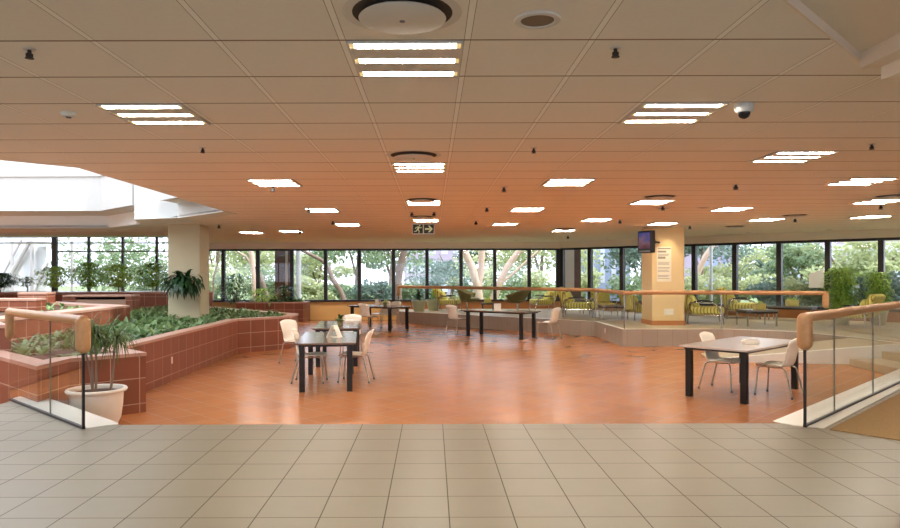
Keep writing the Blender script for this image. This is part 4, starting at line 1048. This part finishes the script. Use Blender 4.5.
def trunk(name, pts, r0, r1, label, m_, extra=()):
    e = empty(name, (pts[0][0],pts[0][1],-.6), 0, label, 'tree')
    def T(pts_, a, b):
        t_ = MB(); n = len(pts_); t_.tube([(x-pts[0][0], y-pts[0][1], z+.6) for x, y, z in pts_], [a+(b-a)*i/(n-1) for i in range(n)], 12); return t_
    T(pts, r0*.62, r1*.62).build('trunk', m_, e, smooth=True)
    for q, a, b in extra: T(q, a*.62, b*.62).build('limb', m_, e, smooth=True)
Yt = 31.5
def W(px, py, Y=Yt): return (AX(px,Y), Y, AZ(py,Y))
trunk('eucalyptus_tree', [W(482,330),W(478,298),W(477,284),W(472,268),W(464,250),W(458,236)], .42,.22, 'big pale-barked tree forking outside behind the lounge rail', M_bark,
      [([W(478,290),W(481,272),W(482,250),W(483,232)], .26,.2)])
trunk('eucalyptus_tree', [W(488,320),W(494,298),W(500,282),W(508,266),W(520,250),W(530,238)], .30,.20, 'pale tree trunk leaning right beside the big forked tree', M_bark,
      [([W(500,284),W(512,275),W(526,262),W(540,250)], .12,.07)])
trunk('leaning_tree', [W(256,320),W(255,298),W(254,275),W(252,255),W(247,238)], .22,.17, 'pinkish tree trunk outside left of the brown reflection', M_bark, [([W(254,268),W(246,256),W(236,250)], .1,.05)])
trunk('leaning_tree', [W(272,320),W(268,298),W(262,280),W(256,266)], .2,.12, 'brown trunk leaning left outside beside the brown reflection', M_barkd)
trunk('curved_tree', [W(352,320),W(340,290),W(332,278),W(329,268),W(322,260),W(310,254),W(298,248)], .22,.1, 'dark curved tree trunk outside above the yellow wall', M_barkd)
trunk('dark_trunk_tree', [W(399,320),W(398,285),W(400,268),W(404,250),W(406,236)], .26,.3, 'thick olive trunk outside near the rail end', M_barkd, [([W(398,275),W(394,262),W(391,248)], .12,.1)])
trunk('thin_tree', [W(212,310),W(214,275),W(218,262),W(221,248)], .07,.05, 'thin curving stem outside right of the pale column', M_barkd)
trunk('pink_tree', [W(690,300,30),W(697,275,30),(AX(706,30),30,AZ(256,30)),(AX(716,30),30,AZ(242,30))], .25,.15, 'reddish tree limb outside right of the cream column', M_bark)
# palm
pe = empty('palm_tree', (AX(764,40),40,-.6), 0, 'small palm tree outside the right windows', 'palm tree')
MB().tube([(0,0,0),(0,0,2.1)], [.22,.14], 10).build('trunk', M_barkd, pe, smooth=True)
m_ = MB()
for k in range(26):
    th = k*2.4; el = random.uniform(.1,1.2); m_.leaf((0,0,2.9-.8), (cos(th)*cos(el),sin(th)*cos(el),sin(el)), random.uniform(1.2,1.9), .28, 1.3, 7)
m_.build('frond', L_outhaze[2], pe)
for px, Y, lb in ((298.5,29,'white post outside between the left windows'), (711,29,'slim white post outside right of the cream column')):
    o = MB().tube([(AX(px,Y),Y,-.6),(AX(px,Y),Y,4)], .11 if px < 400 else .07, 10).build('white_post', M_white); tag(o, lb, 'post')
# brown window reflections, one with a lamp, modelled as piers outside
e = empty('reflection_pier', (AX(284,28),28,-.6), 0, 'brown window reflection modelled as a pier behind the far planter', 'pier')
MB().box(-.33,.33,-.2,.2,0,4.2).build('shaft', mat('reflection_brown', (112,86,78), rough=.7), e); MB().box(-.33,.33,-.205,-.2,.9,1.35).build('band', mat('reflection_band', (150,86,70), rough=.7), e); MB().box(.1,.2,-.21,-.2,1.4,3.0).build('panel', M_bulk, e)
e = empty('reflection_pier', (AX(572,28),28,-.6), 0, 'brown pier with cream lamp reflection modelled outside the window corner', 'pier')
MB().box(-.32,.32,-.2,.2,0,4.2).build('shaft', mat('reflection_brown'), e); MB().box(-.32,.05,-.205,-.2,1.35,3.2).build('panel', M_bulk, e)
# buildings
def building(name, px0, px1, Y, z1, dep, label, wm, cols, rows, gm, sw=.7):
    x0, x1 = AX(px0,Y), AX(px1,Y); e = empty(name, (x0,Y,-.6), 0, label, 'building')
    MB().box(0, x1-x0, 0, dep, 0, z1+.6).build('wall', wm, e)
    W_ = (x1-x0)/cols; H_ = (z1+.6)/rows
    for i in range(cols):
        for j in range(rows):
            MB().box(W_*(i+.5-sw/2), W_*(i+.5+sw/2), -.03, .02, H_*(j+.18), H_*(j+.82)).build('window_pane', gm, e)
M_bl = mat('pale_lilac_wall', (206,206,222), rough=.7); M_blg = mat('building_glass', (120,138,170), rough=.3)
M_bl2 = mat('blue_grey_wall', (150,160,190), rough=.6); M_bl3 = mat('mauve_wall', (176,160,178), rough=.7)
building('office_building', 404, 462, 62, 8, 8, 'pale building with dark windows beyond the garden, left of the big tree', M_bl3, 5, 5, M_bl, .55)
building('office_building', 586, 630, 45, 7, 6, 'blue-grey building with tall vertical panels behind the window corner', M_bl2, 4, 1, M_bl, .4)
building('office_building', 690, 740, 60, 7.5, 6, 'grey-violet building high behind trees right of the column', M_bl3, 5, 4, M_bl2, .6)
building('office_building', 812, 930, 52, 9, 6, 'pale lilac office building behind the right windows', M_bl, 6, 5, M_bl3, .7)
# bright annex wall with braces outside the atrium
an = empty('white_annex', (-17.5,30.5,-.6), 0, 'sunlit white annex wall with braces outside at far left', 'building')
wx = AX(46,30.5)+17.5
MB().box(-8, wx, 0, .3, 0, 5.5).build('wall', mat('annex_white', (246,246,244), rough=.8), an)
def br(a, b, w_, py=-.1):
    x0, z0 = AX(a[0],30.3)+17.5, AZ(a[1],30.3)+.6; x1, z1 = AX(b[0],30.3)+17.5, AZ(b[1],30.3)+.6
    MB().tube([(x0,py-.1,z0),(x1,py-.1,z1)], w_, 8).build('brace', mat('brace_grey', (196,190,184), rough=.6), an)
br((12,300),(12,240),.07); br((32,300),(32,240),.07); br((0,278),(22,238),.06); br((0,292),(30,240),.1); br((34,292),(48,262),.05); br((72,300),(72,240),.06)
MB().box(AX(37,30.2)+17.5, AX(48,30.2)+17.5, -.4, 0, AZ(246,30.2)+.6, AZ(241,30.2)+.6).build('awning', M_plaster, an)

# ------------------------------------------------------------------ light
world = bpy.data.worlds.new('World'); sc.world = world; world.use_nodes = True; nt = world.node_tree
bg = nt.nodes['Background']; tc = N(nt, 'ShaderNodeTexCoord'); sp_ = N(nt, 'ShaderNodeSeparateXYZ'); nt.links.new(tc.outputs['Generated'], sp_.inputs[0])
cr = N(nt, 'ShaderNodeValToRGB'); nt.links.new(sp_.outputs[2], cr.inputs[0])
cr.color_ramp.elements[0].position = 0.0; cr.color_ramp.elements[0].color = (.95,.96,1,1); cr.color_ramp.elements[1].position = .8; cr.color_ramp.elements[1].color = (.80,.86,.96,1)
nt.links.new(cr.outputs[0], bg.inputs['Color']); bg.inputs['Strength'].default_value = 3.2
sd_ = bpy.data.lights.new('sun', 'SUN'); sd_.energy = 4.6; sd_.angle = radians(3); sd_.color = (1,.95,.86)
so = bpy.data.objects.new('sun', sd_); COL.objects.link(so)
dirv = Vector((-.45,.26,-.9)); so.rotation_euler = dirv.to_track_quat('-Z','Y').to_euler()

# ------------------------------------------------------------------ camera
cam = bpy.data.cameras.new('camera'); co = bpy.data.objects.new('camera', cam); COL.objects.link(co)
cam.sensor_width = 36; cam.lens = F/900*36; cam.shift_x = (450-VX)/900; cam.shift_y = (HY-264)/900
co.location = (0,0,HB); co.rotation_euler = (Matrix.Rotation(pi/2,3,'X') @ Matrix.Rotation(-0.0024,3,'Z')).to_euler()
cam.clip_end = 300; sc.camera = co
vs = sc.view_settings; vs.view_transform = 'Standard'; vs.look = 'None'; vs.exposure = 0.42; vs.gamma = 1.0; vs.use_curve_mapping = False
cy = sc.cycles; cy.use_denoising = True; cy.max_bounces = 8; cy.diffuse_bounces = 5; cy.glossy_bounces = 3; cy.transparent_max_bounces = 16; cy.sample_clamp_indirect = 6
cy.caustics_reflective = False; cy.caustics_refractive = False
